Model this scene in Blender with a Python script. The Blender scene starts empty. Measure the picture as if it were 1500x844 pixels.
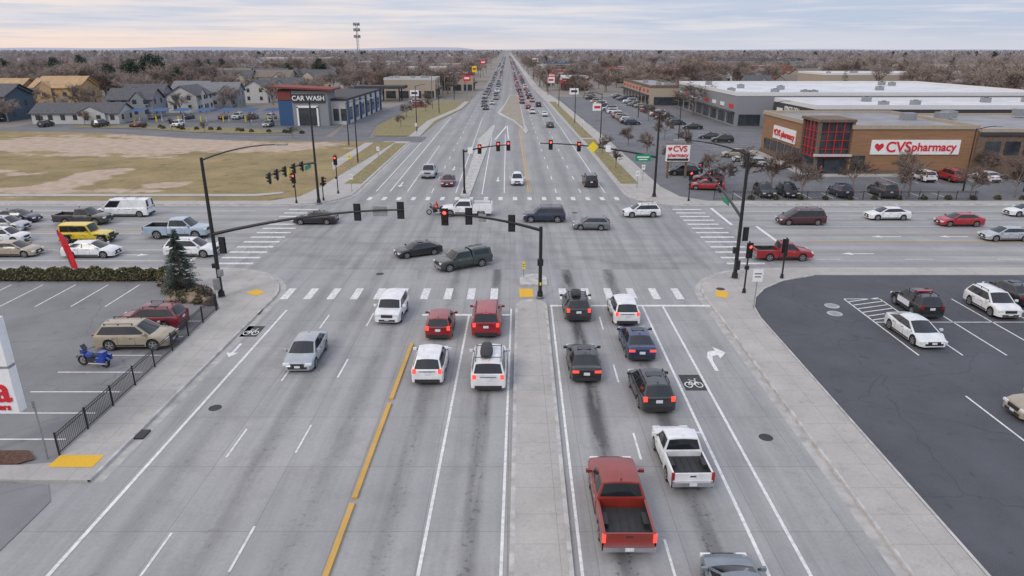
import bpy, math, random, bmesh
from mathutils import Vector, Matrix, noise as mnoise
R=random.Random(11)
sc=bpy.context.scene
rad=math.radians
# ------------------------------------------------------------------ materials
def M(name,col,rough=.8,var=.15,scale=3,metal=0,bump=0,coat=0,emit=0,col2=None,stretch=None,lo=.35,hi=.65,spec=None):
    m=bpy.data.materials.new(name); m.use_nodes=True; t=m.node_tree; b=t.nodes['Principled BSDF']
    tc=t.nodes.new('ShaderNodeTexCoord'); mp=t.nodes.new('ShaderNodeMapping'); ns=t.nodes.new('ShaderNodeTexNoise'); rp=t.nodes.new('ShaderNodeValToRGB')
    t.links.new(tc.outputs['Object'],mp.inputs['Vector']); t.links.new(mp.outputs[0],ns.inputs['Vector']); t.links.new(ns.outputs['Fac'],rp.inputs[0])
    if stretch: mp.inputs['Scale'].default_value=stretch
    ns.inputs['Scale'].default_value=scale; ns.inputs['Detail'].default_value=7; ns.inputs['Roughness'].default_value=.62
    c=Vector(col)
    a=c*(1-var); d=Vector(col2) if col2 else c*(1+var)
    if col2: a=c
    rp.color_ramp.elements[0].position=lo; rp.color_ramp.elements[1].position=hi
    rp.color_ramp.elements[0].color=(*[max(0,q) for q in a],1); rp.color_ramp.elements[1].color=(*[min(1,q) for q in d],1)
    t.links.new(rp.outputs[0],b.inputs['Base Color'])
    b.inputs['Roughness'].default_value=rough; b.inputs['Metallic'].default_value=metal
    if spec is not None: b.inputs['Specular IOR Level'].default_value=spec
    if coat: b.inputs['Coat Weight'].default_value=coat; b.inputs['Coat Roughness'].default_value=.06
    if emit:
        t.links.new(rp.outputs[0],b.inputs['Emission Color']); b.inputs['Emission Strength'].default_value=emit
    if bump:
        bp=t.nodes.new('ShaderNodeBump'); bp.inputs['Strength'].default_value=bump; bp.inputs['Distance'].default_value=.02
        t.links.new(ns.outputs['Fac'],bp.inputs['Height']); t.links.new(bp.outputs[0],b.inputs['Normal'])
    return m

def nmath(t,op,a,b=None,c=None):
    n=t.nodes.new('ShaderNodeMath'); n.operation=op
    for i,v in enumerate((a,b,c)):
        if v is None: continue
        if isinstance(v,(int,float)): n.inputs[i].default_value=v
        else: t.links.new(v,n.inputs[i])
    return n.outputs[0]
def nmix(t,f,a,b,mode='MIX'):
    n=t.nodes.new('ShaderNodeMix'); n.data_type='RGBA'; n.blend_type=mode
    for i,v in ((0,f),(6,a),(7,b)):
        if isinstance(v,(int,float)): n.inputs[i].default_value=v
        elif isinstance(v,tuple): n.inputs[i].default_value=(*v,1)
        else: t.links.new(v,n.inputs[i])
    return n.outputs[2]
def nnoise(t,vec,scale,detail=6,stretch=None,rough=.6):
    if stretch:
        mp=t.nodes.new('ShaderNodeMapping'); mp.inputs['Scale'].default_value=stretch; t.links.new(vec,mp.inputs[0]); vec=mp.outputs[0]
    n=t.nodes.new('ShaderNodeTexNoise'); n.inputs['Scale'].default_value=scale; n.inputs['Detail'].default_value=detail; n.inputs['Roughness'].default_value=rough
    t.links.new(vec,n.inputs['Vector']); return n.outputs['Fac']
def nramp(t,f,stops):
    r=t.nodes.new('ShaderNodeValToRGB'); e=r.color_ramp.elements
    while len(e)<len(stops): e.new(.5)
    for i,(p,c) in enumerate(stops):
        e[i].position=p; e[i].color=(*c,1) if isinstance(c,tuple) else (c,c,c,1)
    t.links.new(f,r.inputs[0]); return r.outputs[0]

def road_material(kind):
    m=bpy.data.materials.new('concrete_road_'+kind); m.use_nodes=True; t=m.node_tree; b=t.nodes['Principled BSDF']
    tc=t.nodes.new('ShaderNodeTexCoord'); P=tc.outputs['Object']
    s=t.nodes.new('ShaderNodeSeparateXYZ'); t.links.new(P,s.inputs[0]); X,Y=s.outputs[0],s.outputs[1]
    big=nnoise(t,P,.09,5); fine=nnoise(t,P,6,8)
    k=.92 if kind=='far' else 1.
    col=nmix(t,nramp(t,big,[(.3,0.),(.7,1.)]),(.335*k,.335*k,.34*k),(.42*k,.415*k,.405*k))
    fl=t.nodes.new('ShaderNodeCombineXYZ')
    xa=nmath(t,'FLOOR',nmath(t,'DIVIDE',nmath(t,'ADD',X,.2),3.45)); ya=nmath(t,'FLOOR',nmath(t,'DIVIDE',Y,4.57))
    t.links.new(xa,fl.inputs[0]); t.links.new(ya,fl.inputs[1]); wn=t.nodes.new('ShaderNodeTexWhiteNoise'); t.links.new(fl.outputs[0],wn.inputs['Vector'])
    col=nmix(t,nmath(t,'MULTIPLY',wn.outputs['Value'],.18),col,(.2,.2,.2))
    col=nmix(t,nramp(t,fine,[(.35,.0),(.75,.4)]),col,(.24,.24,.24))
    # grime blotches
    col=nmix(t,nramp(t,nnoise(t,P,.45,7,None,.7),[(.5,.0),(.72,.45)]),col,(.21,.205,.2))
    st=(1.2,.05,1) if kind!='cross' else (.05,1.2,1)
    streak=nnoise(t,P,1.0,6,st)
    col=nmix(t,nramp(t,streak,[(.42,.0),(.72,.5)]),col,(.19,.19,.195))
    if kind=='near':
        sk=nmath(t,'ADD',X,nmath(t,'MULTIPLY',nmath(t,'SUBTRACT',Y,20.),-.013))
        u=nmath(t,'DIVIDE',nmath(t,'ADD',sk,20.),40.)
        def uu(x): return (x+20)/40
        stops=[(0,0.)]
        for c,w,a in ((-15.5,.8,.25),(-12.1,.8,.35),(-8.7,.8,.35),(-5.1,.6,.45),(-1.75,.5,.7),(4.3,.62,1.),(7.9,.6,.85),(13,.8,.2)):
            stops+= [(uu(c-w),.0),(uu(c-.2),a),(uu(c+.2),a),(uu(c+w),0.)] if abs(a)>.4 else [(uu(c-w),0.),(uu(c),a),(uu(c+w),0.)]
        stops=stops[:32]
        lane=nramp(t,u,stops)
        mY=t.nodes.new('ShaderNodeMapRange'); t.links.new(Y,mY.inputs[0]); mY.inputs[1].default_value=12; mY.inputs[2].default_value=34; mY.inputs[3].default_value=.35
        dn=nnoise(t,P,1.1,8,(1.,.16,1))
        f=nmath(t,'MULTIPLY',nmath(t,'MULTIPLY',lane,mY.outputs[0]),nramp(t,dn,[(.34,.12),(.56,1.)]))
        col=nmix(t,nmath(t,'MULTIPLY',f,.92),col,(.045,.045,.048))
        spots=nramp(t,nnoise(t,P,3.2,3),[(.58,.0),(.64,1.)])
        f2=nmath(t,'MULTIPLY',nmath(t,'MULTIPLY',lane,spots),.75)
        col=nmix(t,f2,col,(.06,.06,.06))
    if kind=='far':
        wv=nmath(t,'ABSOLUTE',nmath(t,'SINE',nmath(t,'MULTIPLY',nmath(t,'ADD',X,.65),math.pi/3.4)))
        col=nmix(t,nmath(t,'MULTIPLY',nramp(t,wv,[(.55,0.),(1.,1.)]),.35),col,(.16,.16,.165))
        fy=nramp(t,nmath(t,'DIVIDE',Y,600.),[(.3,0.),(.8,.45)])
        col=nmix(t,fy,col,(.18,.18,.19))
    if kind=='cross':
        wv=nmath(t,'ABSOLUTE',nmath(t,'SINE',nmath(t,'MULTIPLY',nmath(t,'ADD',Y,.0),math.pi/3.4)))
        col=nmix(t,nmath(t,'MULTIPLY',nramp(t,wv,[(.6,0.),(1.,1.)]),.3),col,(.16,.16,.165))
    if kind=='box':
        st1=nnoise(t,P,1.0,5,(.9,.06,1)); st2=nnoise(t,P,1.0,5,(.06,.7,1))
        col=nmix(t,nramp(t,st1,[(.45,.0),(.68,.45)]),col,(.15,.15,.155))
        col=nmix(t,nramp(t,st2,[(.47,.0),(.70,.35)]),col,(.17,.17,.175))
        for cx,cy,r0,r1 in ((-26.,50.,14.,19.5),(22.5,50.4,11.5,14.),(24.,86.,30.,33.5)):
            dx=nmath(t,'SUBTRACT',X,cx); dy=nmath(t,'SUBTRACT',Y,cy)
            rr=nmath(t,'SQRT',nmath(t,'ADD',nmath(t,'MULTIPLY',dx,dx),nmath(t,'MULTIPLY',dy,dy)))
            q=nmath(t,'DIVIDE',rr,60.)
            m_=nramp(t,q,[((r0-1.2)/60,0.),(r0/60,.8),((r0+1.2)/60,.1),((r1-1.2)/60,.1),(r1/60,.7),((r1+1.4)/60,0.)])
            col=nmix(t,nmath(t,'MULTIPLY',nmath(t,'MULTIPLY',m_,nramp(t,nnoise(t,P,.5,6),[(.35,.1),(.65,1.)])),.4),col,(.09,.09,.095))
    jy=nmath(t,'LESS_THAN',nmath(t,'FRACT',nmath(t,'DIVIDE',Y,4.57)),.011)
    jx=nmath(t,'LESS_THAN',nmath(t,'FRACT',nmath(t,'DIVIDE',nmath(t,'ADD',X,.2),3.45)),.012)
    if kind=='cross': 
        jy=nmath(t,'LESS_THAN',nmath(t,'FRACT',nmath(t,'DIVIDE',X,4.57)),.011)
        jx=nmath(t,'LESS_THAN',nmath(t,'FRACT',nmath(t,'DIVIDE',Y,3.45)),.014)
    col=nmix(t,nmath(t,'MULTIPLY',nmath(t,'MAXIMUM',jx,jy),.38),col,(.13,.13,.13))
    t.links.new(col,b.inputs['Base Color']); b.inputs['Roughness'].default_value=.85
    return m
def walk_material():
    m=bpy.data.materials.new('sidewalk_concrete'); m.use_nodes=True; t=m.node_tree; b=t.nodes['Principled BSDF']
    tc=t.nodes.new('ShaderNodeTexCoord'); P=tc.outputs['Object']
    s=t.nodes.new('ShaderNodeSeparateXYZ'); t.links.new(P,s.inputs[0]); X,Y=s.outputs[0],s.outputs[1]
    col=nmix(t,nramp(t,nnoise(t,P,.35,7),[(.3,0.),(.7,1.)]),(.36,.35,.325),(.48,.46,.43))
    col=nmix(t,nramp(t,nnoise(t,P,9,6),[(.4,.0),(.8,.4)]),col,(.25,.24,.23))
    col=nmix(t,nramp(t,nnoise(t,P,1.6,7,None,.7),[(.55,.0),(.7,.4)]),col,(.22,.21,.2))
    jy=nmath(t,'LESS_THAN',nmath(t,'FRACT',nmath(t,'DIVIDE',Y,1.83)),.018)
    jx=nmath(t,'LESS_THAN',nmath(t,'FRACT',nmath(t,'DIVIDE',X,1.83)),.018)
    col=nmix(t,nmath(t,'MULTIPLY',nmath(t,'MAXIMUM',jx,jy),.45),col,(.17,.17,.16))
    t.links.new(col,b.inputs['Base Color']); b.inputs['Roughness'].default_value=.9
    return m
def paint_material(name,c,under=(.3,.3,.3),wear=.6):
    m=bpy.data.materials.new(name); m.use_nodes=True; t=m.node_tree; b=t.nodes['Principled BSDF']
    tc=t.nodes.new('ShaderNodeTexCoord'); P=tc.outputs['Object']
    f=nramp(t,nnoise(t,P,4,9,None,.75),[(.44,0.),(.68,wear)])
    f2=nramp(t,nnoise(t,P,.5,4),[(.4,0.),(.7,.45)])
    col=nmix(t,f,c,under); col=nmix(t,f2,col,tuple(q*.62 for q in c))
    t.links.new(col,b.inputs['Base Color']); b.inputs['Roughness'].default_value=.7
    return m
def asphalt(name,c,var=.2,s=.25):
    m=bpy.data.materials.new(name); m.use_nodes=True; t=m.node_tree; b=t.nodes['Principled BSDF']
    tc=t.nodes.new('ShaderNodeTexCoord'); P=tc.outputs['Object']
    col=nmix(t,nramp(t,nnoise(t,P,s,6),[(.3,0.),(.7,1.)]),tuple(q*(1-var) for q in c),tuple(q*(1+var) for q in c))
    col=nmix(t,nramp(t,nnoise(t,P,18,4),[(.45,.0),(.7,.35)]),col,tuple(q*1.6 for q in c))
    st=nramp(t,nnoise(t,P,1.1,5),[(.62,0.),(.72,.5)])
    col=nmix(t,st,col,tuple(q*.55 for q in c))
    v=t.nodes.new('ShaderNodeTexVoronoi'); v.feature='DISTANCE_TO_EDGE'; v.inputs['Scale'].default_value=.16
    nv=t.nodes.new('ShaderNodeTexNoise'); nv.inputs['Scale'].default_value=.8; t.links.new(P,nv.inputs['Vector'])
    va=t.nodes.new('ShaderNodeVectorMath'); va.operation='ADD'; t.links.new(P,va.inputs[0]); t.links.new(nv.outputs['Color'],va.inputs[1]); t.links.new(va.outputs[0],v.inputs['Vector'])
    cr=nmath(t,'LESS_THAN',v.outputs['Distance'],.006)
    col=nmix(t,nmath(t,'MULTIPLY',cr,.3),col,tuple(q*.4 for q in c))
    t.links.new(col,b.inputs['Base Color']); b.inputs['Roughness'].default_value=.85
    return m
def field_material():
    m=bpy.data.materials.new('dormant_grass_and_dirt'); m.use_nodes=True; t=m.node_tree; b=t.nodes['Principled BSDF']
    tc=t.nodes.new('ShaderNodeTexCoord'); P=tc.outputs['Object']
    s=t.nodes.new('ShaderNodeSeparateXYZ'); t.links.new(P,s.inputs[0]); X,Y=s.outputs[0],s.outputs[1]
    g=nmix(t,nramp(t,nnoise(t,P,.12,8),[(.35,0.),(.65,1.)]),(.165,.13,.05),(.30,.225,.105))
    g=nmix(t,nramp(t,nnoise(t,P,2.5,8),[(.35,0.),(.75,.5)]),g,(.36,.28,.15))
    g=nmix(t,nramp(t,nnoise(t,P,.35,6),[(.55,0.),(.68,.6)]),g,(.10,.09,.035))
    d=nmix(t,nramp(t,nnoise(t,P,.5,7),[(.3,0.),(.7,1.)]),(.34,.25,.18),(.50,.40,.31))
    n1=nnoise(t,P,.06,7,(.6,1.2,1)); n2=nnoise(t,P,.25,6)
    def blob(cx,cy,rx,ry,sh=0.):
        a=nmath(t,'DIVIDE',nmath(t,'SUBTRACT',nmath(t,'ADD',X,nmath(t,'MULTIPLY',Y,sh)),cx),rx); b2=nmath(t,'DIVIDE',nmath(t,'SUBTRACT',Y,cy),ry)
        return nmath(t,'SUBTRACT',1.,nmath(t,'SQRT',nmath(t,'ADD',nmath(t,'MULTIPLY',a,a),nmath(t,'MULTIPLY',b2,b2))))
    f=blob(-84.,140.,50.,17.)
    for q in (blob(-64.5,103.,4.5,15.,.0),blob(-49.,98.,4.5,3.5),blob(-100.,93.,50.,2.6),blob(-95.,108.,22.,5.)): f=nmath(t,'MAXIMUM',f,q)
    f=nmath(t,'ADD',f,nmath(t,'MULTIPLY',nmath(t,'SUBTRACT',n1,.5),2.2)); f=nmath(t,'ADD',f,nmath(t,'MULTIPLY',nmath(t,'SUBTRACT',n2,.5),1.1))
    fr=nramp(t,f,[(.10,0.),(.26,1.)])
    t.links.new(nmix(t,fr,g,d),b.inputs['Base Color']); b.inputs['Roughness'].default_value=.95
    bp=t.nodes.new('ShaderNodeBump'); bp.inputs['Strength'].default_value=.6; bp.inputs['Distance'].default_value=.15
    t.links.new(nnoise(t,P,1.5,8),bp.inputs['Height']); t.links.new(bp.outputs[0],b.inputs['Normal'])
    return m

m_near=road_material('near'); m_box=road_material('box'); m_cross=road_material('cross'); m_far=road_material('far')
m_walk=walk_material()
m_curb=M('curb_concrete',(.44,.43,.41),var=.25,scale=1.5); m_gutter=M('gutter_concrete',(.40,.39,.37),var=.2,scale=1.2)
m_white=paint_material('white_road_paint',(.80,.80,.79)); m_yel=paint_material('yellow_road_paint',(.62,.37,.07),wear=.4)
m_xwalk=paint_material('crosswalk_paint',(.78,.78,.77),wear=.85)
m_blackpad=M('black_pavement_patch',(.05,.05,.052),var=.3)
m_tact=M('yellow_tactile',(.72,.42,.03),var=.12,scale=20)
m_lotL=asphalt('weathered_asphalt',(.19,.19,.195)); m_lotR=asphalt('dark_asphalt',(.075,.078,.09)); m_lotC=asphalt('lot_asphalt',(.135,.138,.148))
m_field=field_material()
m_ground=M('suburban_ground',(.17,.15,.12),var=.3,scale=.02,col2=(.26,.235,.21))
m_mulch=M('bark_mulch',(.10,.045,.028),var=.5,scale=6,bump=.6)
m_grass=M('dormant_grass',(.15,.135,.05),scale=1.2,col2=(.28,.225,.10),bump=.5)
m_medi=M('median_gravel',(.24,.20,.14),scale=.5,col2=(.34,.30,.24))
m_black=M('black_metal',(.018,.018,.02),rough=.45,var=.2); m_dark=M('dark_plastic',(.03,.03,.032),rough=.6)
m_tire=M('tire_rubber',(.022,.022,.022),rough=.85); m_rim=M('alloy_rim',(.45,.45,.47),rough=.35,metal=.7,var=.05)
m_glass=M('car_glass',(.018,.022,.026),rough=.06,var=.1,spec=.6)
m_head=M('headlight',(.75,.76,.78),rough=.15,var=.03,coat=.5); m_tail=M('tail_light',(.30,.012,.012),rough=.2,var=.05,coat=.5)
m_brake=M('brake_light_on',(.95,.06,.04),rough=.3,var=.05,emit=1.3); m_plate=M('license_plate',(.65,.68,.72),var=.2,scale=12)
m_chrome=M('chrome',(.6,.6,.62),rough=.2,metal=.9,var=.04)
m_red=M('signal_red_lit',(1,.05,.03),var=.05,emit=4.5); m_lens=M('signal_lens_off',(.03,.022,.02),rough=.3)
m_steel=M('galvanized_steel',(.32,.33,.34),rough=.5,metal=.5); m_signw=M('sign_white',(.78,.78,.78),rough=.5,var=.05); m_signg=M('sign_green',(.01,.25,.13),rough=.5,var=.08)
m_signy=M('sign_yellow',(.8,.62,.03),rough=.5,var=.05); m_signr=M('sign_red',(.62,.02,.03),rough=.5,var=.05); m_bar=M('bark',(.19,.155,.135),var=.3,scale=4)
m_twig=M('twigs',(.27,.215,.185),var=.3,scale=.3); m_twign=M('near_twigs',(.15,.11,.09),var=.3,scale=.3); m_twigf=M('haze_tinted_twigs',(.33,.29,.285),var=.2,scale=.02); m_twigh=M('haze_tinted_far_twigs',(.37,.36,.40),var=.15,scale=.02)  # distance haze is mixed into the two farther twig colours, paler and bluer
m_ev1=M('evergreen_dark',(.03,.05,.035),var=.4,scale=.5); m_ev2=M('evergreen_light',(.06,.085,.055),var=.4,scale=.5)
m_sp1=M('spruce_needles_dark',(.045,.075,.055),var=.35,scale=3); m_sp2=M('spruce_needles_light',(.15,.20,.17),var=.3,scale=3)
m_hd=M('hedge_leaf_dark',(.045,.05,.02),var=.4); m_hl=M('hedge_leaf_olive',(.14,.13,.05),var=.4)
m_rock=M('boulder_stone',(.24,.18,.12),var=.35,scale=2,bump=.5)
# ------------------------------------------------------------------ mesh builder
class MB:
    def __init__(s): s.v=[];s.f=[];s.m=[]
    def add(s,pts,faces,mat=0):
        o=len(s.v); s.v+= [tuple(p) for p in pts]
        for f in faces: s.f.append(tuple(o+i for i in f)); s.m.append(mat)
    def quad(s,a,b,c,d,mat=0): s.add([a,b,c,d],[(0,1,2,3)],mat)
    def obox(s,c,ax,ay,az,hx,hy,hz,mat=0):
        c=Vector(c);ax=Vector(ax)*hx;ay=Vector(ay)*hy;az=Vector(az)*hz
        p=[c+i*ax+j*ay+k*az for i,j,k in ((-1,-1,-1),(1,-1,-1),(1,1,-1),(-1,1,-1),(-1,-1,1),(1,-1,1),(1,1,1),(-1,1,1))]
        s.add(p,[(3,2,1,0),(4,5,6,7),(0,1,5,4),(1,2,6,5),(2,3,7,6),(3,0,4,7)],mat)
    def box(s,c,sz,mat=0,rz=0):
        cr,sr=math.cos(rz),math.sin(rz)
        s.obox(c,(cr,sr,0),(-sr,cr,0),(0,0,1),sz[0]/2,sz[1]/2,sz[2]/2,mat)
    def bb(s,x0,x1,y0,y1,z0,z1,mat=0): s.box(((x0+x1)/2,(y0+y1)/2,(z0+z1)/2),(x1-x0,y1-y0,z1-z0),mat)
    def cyl(s,p0,p1,r0,r1=None,n=8,mat=0,caps=True):
        if r1 is None:r1=r0
        p0=Vector(p0);p1=Vector(p1);d=(p1-p0)
        if d.length<1e-6:return
        d.normalize(); a=d.orthogonal().normalized(); b=d.cross(a)
        pts=[]
        for p,r in((p0,r0),(p1,r1)):
            for i in range(n):
                t=2*math.pi*i/n; pts.append(p+a*math.cos(t)*r+b*math.sin(t)*r)
        fs=[(i,(i+1)%n,n+(i+1)%n,n+i) for i in range(n)]
        if caps: fs+= [tuple(range(n-1,-1,-1)),tuple(range(n,2*n))]
        s.add(pts,fs,mat)
    def tube(s,ps,rs,n=8,mat=0):
        for i in range(len(ps)-1): s.cyl(ps[i],ps[i+1],rs[i],rs[i+1],n,mat,True)
    def prism(s,pts,z0,z1,mat=0,side=None):
        n=len(pts); o=[(x,y,z0) for x,y in pts]+[(x,y,z1) for x,y in pts]
        s.add(o,[tuple(range(n,2*n))],mat)
        s.add(o,[(i,(i+1)%n,n+(i+1)%n,n+i) for i in range(n)],mat if side is None else side)
    def poly(s,pts,z,mat=0): s.add([(x,y,z) for x,y in pts],[tuple(range(len(pts)))],mat)
    def grid(s,rows,mat=0,mf=None):
        o=len(s.v); nc=len(rows[0])
        for r in rows: s.v+=[tuple(p) for p in r]
        for i in range(len(rows)-1):
            for j in range(nc-1):
                s.f.append((o+i*nc+j,o+i*nc+j+1,o+(i+1)*nc+j+1,o+(i+1)*nc+j)); s.m.append(mf(i,j) if mf else mat)
    def mesh(s,name,mats,smooth=None):
        me=bpy.data.meshes.new(name); me.from_pydata(s.v,[],s.f)
        for m in mats: me.materials.append(m)
        me.polygons.foreach_set('material_index',s.m)
        if smooth:
            me.polygons.foreach_set('use_smooth',[True]*len(s.f)); me.set_sharp_from_angle(angle=rad(smooth))
        me.update(); return me
    def build(s,name,mats,loc=(0,0,0),rz=0,parent=None,smooth=None):
        o=bpy.data.objects.new(name,s.mesh(name,mats,smooth)); sc.collection.objects.link(o)
        o.location=loc;o.rotation_euler=(0,0,rz)
        if parent:o.parent=parent
        return o
def empty(name,loc=(0,0,0),rz=0):
    e=bpy.data.objects.new(name,None); e.location=loc; e.rotation_euler=(0,0,rz); e.empty_display_size=.2; sc.collection.objects.link(e); return e
def text(s,loc,size,mat,parent,rot=(math.pi/2,0,0),ext=.03,name='lettering'):
    c=bpy.data.curves.new(name,'FONT'); c.body=s; c.size=size; c.extrude=ext; c.align_x='CENTER'; c.align_y='CENTER'; c.offset=size*.018
    o=bpy.data.objects.new(name,c); o.data.materials.append(mat); sc.collection.objects.link(o); o.location=loc;o.rotation_euler=rot
    if parent:o.parent=parent
    return o
# ------------------------------------------------------------------ roads
ZR=.02
NX=lambda a,Y:a+.013*(Y-20)
FX=lambda b,Y:b-.007*(Y-85)
g=MB(); g.quad((-9000,-300,0),(9000,-300,0),(9000,16000,0),(-9000,16000,0)); g.build('ground',[m_ground])
r=MB(); r.quad((-26,-20,ZR),(24,-20,ZR),(24,57.8,ZR),(-26,57.8,ZR)); r.build('road',[m_near])
r=MB(); r.quad((-26,57.8,ZR),(24,57.8,ZR),(24,84.3,ZR),(-26,84.3,ZR)); r.build('road',[m_box])
r=MB(); r.quad((-600,55,ZR),(-26,55,ZR),(-26,86,ZR),(-600,86,ZR)); r.quad((24,55,ZR),(600,55,ZR),(600,86,ZR),(24,86,ZR)); r.build('road',[m_cross])
r=MB()
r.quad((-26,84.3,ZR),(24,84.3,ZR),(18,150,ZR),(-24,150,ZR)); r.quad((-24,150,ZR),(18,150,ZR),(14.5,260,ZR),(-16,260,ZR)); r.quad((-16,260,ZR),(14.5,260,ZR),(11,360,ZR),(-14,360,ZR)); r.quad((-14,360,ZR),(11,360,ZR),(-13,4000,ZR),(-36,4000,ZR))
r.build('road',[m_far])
def arc(cx,cy,rr,a0,a1,n=8): return [(cx+rr*math.cos(rad(a0+(a1-a0)*i/n)),cy+rr*math.sin(rad(a0+(a1-a0)*i/n))) for i in range(n+1)]
SE=[(14.36,-10),(15.1,46)]+arc(22.5,50.4,7.4,180,90)+[(600,57.8)]
SEo=[(17.1,-10),(17.9,46),(18.2,48.2),(19.0,50.3),(20.5,52.5),(22.8,54.5),(26,55.9),(600,55.9)]
SWc=[(-19.0,26.2),(-18.65,48)]+arc(-26,50.4,7.4,0,90)+[(-600,57.8)]
SWo=[(-21.6,26.2),(-21.9,47.8),(-24.5,52.5),(-29,55.3),(-600,55.3)]
NWc=[(-600,84.3)]+arc(-28.3,91.3,7,-90,0)+[(-21.5,146)]
NWo=[(-600,86.3),(-31,86.3),(-28,89),(-27,96),(-27,146)]
NEc=[(600,84.3)]+arc(22.6,91.3,7,270,180)+[(15.2,150),(13.4,260),(10.6,360),(-14,4000)]
NEo=[(600,86.3),(25,86.3),(22.2,89),(21,96),(20.6,150),(18.0,260),(13.6,360),(-10,4000)]
def band(a,b): return a+b[::-1]
def offs(pl,d):
    out=[]
    for i,p in enumerate(pl):
        a=Vector(pl[max(0,i-1)]);b=Vector(pl[min(len(pl)-1,i+1)]); t=(b-a).normalized(); out.append((p[0]-t.y*d,p[1]+t.x*d))
    return out
for inner,outer in ((SE,SEo),(SWc,SWo),(NWc,NWo),(NEc,NEo)):
    sg=-1 if (inner is SE or inner is NEc) else 1
    w=MB(); cb=offs(inner,.16*sg); 
    w.prism(band(cb,outer),0,.15); w.build('sidewalk',[m_walk])
    c=MB(); 
    rows=[[(x,y,0) for x,y in inner],[(x,y,.155) for x,y in offs(inner,.03*sg)],[(x,y,.158) for x,y in cb],[(x,y,.0) for x,y in cb]]
    c.grid(rows); c.build('curb',[m_curb])
    q=MB(); go=offs(inner,-.5*sg); q.grid([[(x,y,ZR+.006) for x,y in inner],[(x,y,ZR+.006) for x,y in go]]); q.build('gutter',[m_gutter])
g=MB()
g.poly([(-21.75,98),(-21.85,143),(-24.2,143),(-24.2,98)],.165); g.poly([(15.7,98),(18.3,98),(17.9,150),(15.3,150)],.165); g.poly([(15.2,152),(17.8,152),(16.0,260),(13.7,260)],.165)
g.build('grass_verge',[m_grass])
l=MB(); l.poly([(-80,27.2),(-21.5,27.2),(-21.9,47.8),(-24.5,52.5),(-27.5,54.4),(-80,54.4)],.09); l.build('parking_lot',[m_lotL])
l=MB(); l.poly([(-80,-20),(-20,-20),(-19.95,24.8),(-20.8,26),(-23,26.25),(-80,26.25)],.05); l.build('driveway',[m_lotL])
w=MB(); w.prism([(-60,26.25),(-23,26.25),(-21.2,26.2),(-21.6,27.6),(-23,27.4),(-60,27.2)],.0,.152); w.build('sidewalk',[m_walk])
w=MB(); w.poly([(-60,27.25),(-23.2,27.45),(-22.6,27.9),(-23.4,28.6),(-60,28.6)],.17); w.build('mulch_bed',[m_mulch])
w=MB(); w.poly([(-60,54.3),(-29.4,54.3),(-26.5,51.5),(-25.6,49.7),(-23,48.3),(-22.4,48.6),(-24.8,52.6),(-29.2,55.28),(-60,55.28)],.17); w.build('mulch_bed',[m_mulch])
l=MB(); l.poly([(17.1,-10),(17.9,46),(18.2,48.2),(19.0,50.3),(20.5,52.5),(22.8,54.5),(26,55.9),(160,55.9),(160,-10)],.09); l.build('parking_lot',[m_lotR])
c=MB(); c.grid([[(x,y,.17) for x,y in SEo[:-1]],[(x,y,.17) for x,y in offs(SEo,-.14)[:-1]],[(x,y,.08) for x,y in offs(SEo,-.14)[:-1]]]); c.build('curb',[m_curb])
for x,y in ((24.3,48.5),(23.8,46.9)): 
    mh=MB(); mh.cyl((x,y,.09),(x,y,.098),.55,.55,24,0); mh.cyl((x,y,.098),(x,y,.104),.36,.36,24,1); mh.build('manhole_cover',[m_gutter,m_steel])
for x,y,z in ((16.9,52.2,.15),(-11.5,56.5,ZR),(7.5,80,ZR),(-16.2,33,ZR),(12.8,30,ZR)):
    mh=MB(); mh.cyl((x,y,z),(x,y,z+.006),.35,.35,20,0); mh.build('manhole_cover',[m_dark])
for x,y in ((-18.75,30.2),(-18.9,47.2)):
    mh=MB(); mh.box((x,y,.06),(.5,.8,.12),0); mh.build('storm_drain',[m_dark])
l=MB(); l.poly([(21,86.3),(600,86.3),(600,160),(160,160),(160,290),(18.3,290),(20.6,150)],.09); l.build('parking_lot',[m_lotC])
f=MB(); f.poly([(-600,86.3),(-31,86.3),(-28,89),(-27,96),(-27,146),(-42,146),(-62,148.5),(-72,152),(-95,162),(-140,168),(-600,168)],.09); f.build('field',[m_field])
dr=MB()
def strip(mb,pl,w,z,mat=0):
    a=offs(pl,w/2);b=offs(pl,-w/2); mb.grid([[(x,y,z) for x,y in a],[(x,y,z) for x,y in b]],mat)
strip(dr,[(-600,173),(-140,172),(-95,166),(-72,156),(-60,152.5),(-42,150),(-19,150)],9,.06)
strip(dr,[(-36,154.4),(-39,180),(-37,230),(-32,290)],8,.064); dr.build('access_road',[m_lotC])
l=MB(); l.poly([(-125,172),(-95,171.5),(-74,161),(-60,158),(-42,156),(-44,180),(-42,235),(-125,235)],.05); l.build('parking_lot',[m_lotC])
g=MB(); g.poly([(-20.6,156),(-31,156),(-34.5,180),(-32.5,230),(-28,262),(-15.5,262),(-16.2,230),(-20,190)],.10); g.poly([(-27,97),(-27.4,145),(-24.4,145)],.17)
g.poly([(-58,160),(-75,163),(-93,172),(-110,173),(-110,178),(-70,172),(-50,165)],.12)
g.build('grass_verge',[m_grass])
w=MB(); w.prism([(-20.6,155),(-21,190),(-16.6,230),(-15.9,262),(-17.6,262),(-18.3,230),(-23,190),(-23,155)],0,.15); w.build('sidewalk',[m_walk])
w=MB(); w.prism([(-31,118),(-28.8,110),(-28.8,144),(-30.5,144)],0,.12); w.build('sidewalk',[m_walk])
w=MB(); w.poly([(-600,89.2),(-34,89.2),(-31,91),(-31,92.3),(-34.5,90.8),(-600,90.8)],.13); w.build('sidewalk',[m_walk])
md=MB()
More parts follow.
